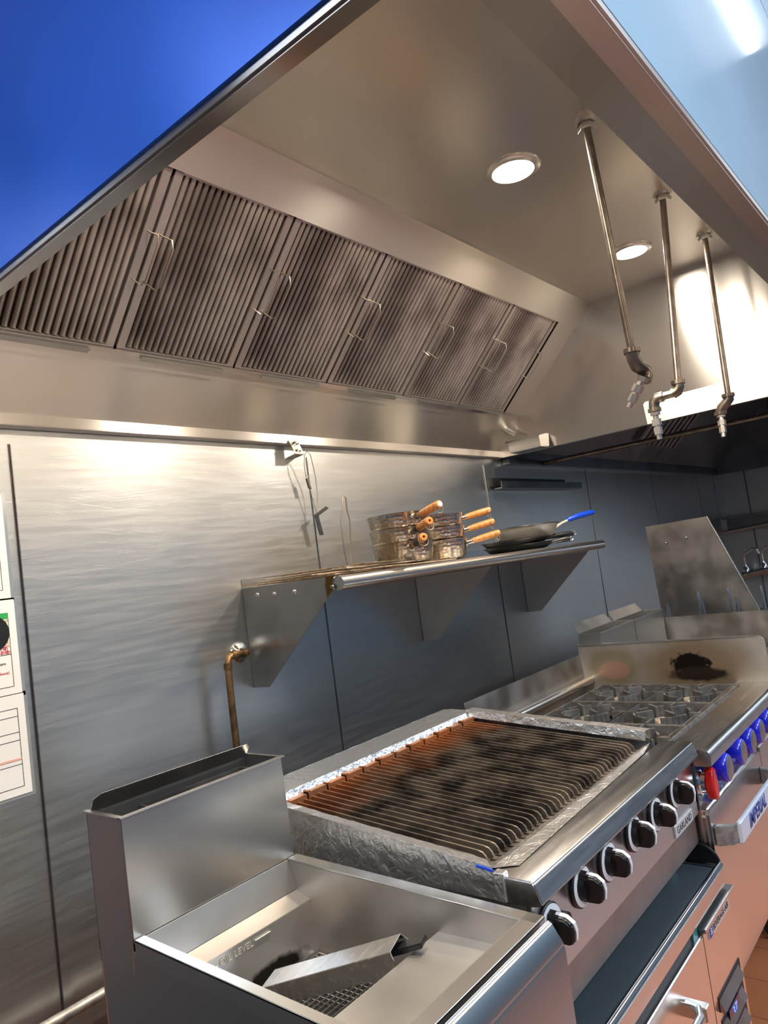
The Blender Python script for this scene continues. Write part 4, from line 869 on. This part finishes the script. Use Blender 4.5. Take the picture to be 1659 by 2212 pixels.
part(MB().prism([(2.60, -1.238, .690), (2.635, -1.186, .690), (2.61, -1.186, .690), (2.59, -1.230, .690)], (0, 0, -.052)), 'handle_bracket', 'galv', od, bevel=.002)
text('handle_lettering', 'IMPERIAL', 'ink_blue', t, (2.305, -1.2434, .663), (1, 0, 0), (0, 0, 1), .052, width=.20, shear=.25, bold=.02, label='blue word IMPERIAL on the handle')
for x in (RX0 + .08, RX1 - .08):
    for y in (-1.10, -.52): part(MB().cyl((x - .014, y, .062), (x + .014, y, .062), .062, n=24).box(x - .028, x + .028, y - .025, y + .025, .12, .262), 'caster', 'rubber', t)

# ------------------------------------------------------------------ far fryers
def far_fryer(x0, x1, lab, i):
    t = root('deep_fryer', ((x0 + x1) / 2, -.8, 0), lab, 'fryer', 'pair of fryers beyond the range')
    part(MB().box(x0, x1, -1.16, -.46, .12, .80), 'cabinet', 'steel_front', t, bevel=.002)
    mb = MB(); mb.box(x0, x0 + .02, -1.16, -.55, .80, .90); mb.box(x1 - .02, x1, -1.16, -.55, .80, .90); mb.box(x0, x1, -1.16, -1.13, .80, .90); mb.box(x0, x1, -.60, -.55, .80, .90)
    part(mb, 'tank', 'steel', t, bevel=.002)
    mb = MB(); zt = 1.112
    mb.box(x0, x1 - .004, -.555, -.552, .88, zt); mb.box(x0, x0 + .003, -.552, -.455, .88, zt); mb.box(x1 - .007, x1 - .004, -.552, -.455, .88, zt); mb.box(x0, x1 - .004, -.455, -.452, .88, zt); mb.box(x0, x1 - .004, -.56, -.550, zt - .006, zt)
    part(mb, 'flue_box', 'steel', t, bevel=.001)
    part(MB().prism([(x0 + .01, -.453, zt), (x1 - .01, -.453, zt), (x1 - .02, -.425, zt + .040), (x0 + .02, -.425, zt + .040)], (0, .002, 0)), 'flue_deflector', 'steel_dull', t)
    mb = MB(); a, b = x0 + .06, x1 - .06
    mb.box(a, b, -.545, -.543, 1.0, zt - .004); mb.box(a, b, -.497, -.495, 1.0, zt - .004); mb.box(a, a + .002, -.545, -.495, 1.0, zt - .004); mb.box(b - .002, b, -.545, -.495, 1.0, zt - .004); mb.box(a, b, -.545, -.495, 1.0, 1.004)
    part(mb, 'flue_duct', 'steel', t)
    part(MB().cyl(((x0 + x1) / 2, -.85, 0), ((x0 + x1) / 2, -.85, .12), .08), 'pedestal', 'steel_dark', t)
far_fryer(2.967, 3.362, 'far fryer directly beyond the range, its open flue top showing', 0)
far_fryer(3.368, 3.763, 'second far fryer, behind the first and beside the tall splash plate', 1)

# ------------------------------------------------------------------ wok range with tall splash plate
t = root('wok_range', (4.9, -.8, 0), 'far wok range with low side plate and rods beyond the two fryers', 'wok range')
part(MB().prism([(3.80, -.535, .30), (3.80, -1.25, .30), (3.80, -1.25, 1.072), (3.80, -.540, 1.062)], (.004, 0, 0)), 'side_plate', 'steel_dull', t)
part(MB().box(3.804, 5.8, -1.15, -.45, .15, .86), 'cabinet', 'steel_dull', t)
for (y, z, r) in ((-.671, 1.163, .008), (-.822, 1.172, .008), (-.850, 1.122, .007), (-.684, 1.112, .007), (-.975, 1.170, .008), (-.502, 1.112, .009)):
    part(MB().cyl((4.0, y, .86), (4.0, y, z - .03), r).cyl((4.0, y, z - .03), (4.0, y, z), r * .7), 'hanger_rod', 'chrome', t)
t = root('splash_plate', (4.2, -.6, .86), 'tall slanted steel splash plate standing beyond the far fryers', 'splash plate')
sp = part(MB().prism([(4.2, -.382, 1.54), (4.2, -.722, 1.550), (4.2, -.90, 1.036), (4.2, -.96, .861), (4.2, -.400, .861)], (.004, 0, 0)), 'plate', 'steel_dull', t)
part(MB().tube([(4.199, -.722, 1.550), (4.199, -.90, 1.036), (4.199, -.96, .861)], .004, 6), 'folded_edge', 'steel', t)
for y, z in ((-.486, 1.432), (-.60, 1.448)): part(MB().lathe([(.009, 0), (.007, .005), (0, .006)], (4.2, y, z), (-1, 0, 0), 12), 'screw', 'chrome', sp)

# faucets and shelf on the far right wall
t = root('wall_shelf', (7.2, -.6, 1.42), 'dark long shelf with tubular edge on the far right wall', 'shelf')
part(MB().box(7.18, 7.349, -1.2, -.03, 1.53, 1.555), 'shelf_board', 'steel_dark', t)
part(MB().tube([(7.17, -.02, 1.415), (7.17, -.80, 1.468)], .016, 12), 'tube_edge', 'steel', t)
part(MB().box(7.34, 7.349, -1.2, -.03, 1.42, 1.53), 'back_strip', 'steel_dark', t)
t = root('swivel_faucet', (7.2, -.25, 1.0), 'chrome swivel faucets on a horizontal water pipe at the far right', 'faucet')
part(MB().tube([(7.2, -.13, 1.005), (7.2, -.50, 1.055)], .030, 16).cyl((7.2, -.20, 1.015), (7.2, -.23, 1.019), .038).cyl((7.2, -.13, 1.0), (7.2, -.15, 1.003), .042), 'water_pipe', 'steel', t)
for y in (-.16, -.31):
    zb_ = 1.04 + (-.16 - y) * .13
    part(MB().lathe([(.032, 0), (.026, .03), (.014, .045), (.014, .07)], (7.2, y, zb_), (0, 0, 1), 16), 'valve', 'chrome', t)
    part(MB().tube([(7.2, y, zb_ + .05), (7.19, y, zb_ + .12), (7.17, y - .02, zb_ + .155), (7.13, y - .10, zb_ + .20), (7.10, y - .14, zb_ + .19), (7.10, y - .15, zb_ + .15)], .012, 10), 'spout', 'chrome', t)

# ------------------------------------------------------------------ second, unlit hood
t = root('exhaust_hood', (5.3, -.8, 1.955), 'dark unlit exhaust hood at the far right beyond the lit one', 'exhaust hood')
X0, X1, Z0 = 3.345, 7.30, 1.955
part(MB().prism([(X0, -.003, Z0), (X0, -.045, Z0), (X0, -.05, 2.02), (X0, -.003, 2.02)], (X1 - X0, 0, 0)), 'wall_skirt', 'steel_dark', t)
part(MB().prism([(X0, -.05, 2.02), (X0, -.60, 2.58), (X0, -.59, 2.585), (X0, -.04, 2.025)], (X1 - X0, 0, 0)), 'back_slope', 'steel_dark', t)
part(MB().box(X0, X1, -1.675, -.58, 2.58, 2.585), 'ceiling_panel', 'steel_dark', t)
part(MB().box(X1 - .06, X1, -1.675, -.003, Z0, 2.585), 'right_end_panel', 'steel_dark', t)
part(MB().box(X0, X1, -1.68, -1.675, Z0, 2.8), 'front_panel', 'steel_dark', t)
part(MB().tube([(3.72, -.05, Z0 + .01), (3.72, -1.67, Z0 + .01)], .013, 12), 'cross_pipe', 'pipe_iron', t)
part(MB().lathe([(.09, 0), (.09, -.05), (.07, -.07), (0, -.075)], (4.6, -.95, 2.58), n=24), 'unlit_lamp', 'steel_dull', t, label='unlit round lamp')
fb = MB()
for k in range(9): fb.obox((4.9 + k * .09, -.35, 2.28), (.022, 0, 0), (0, -.17, .17), (0, .006, .006))
part(fb, 'filter_bank', 'steel_dull', t)
for (x, y) in ((4.15, -1.13), (4.75, -1.15), (5.05, -1.25)):
    part(MB().cyl((x, y, 2.58), (x, y, 2.0), .013).cyl((x, y, 2.0), (x, y, 1.93), .018), 'drop_pipe', 'steel_dark', t)
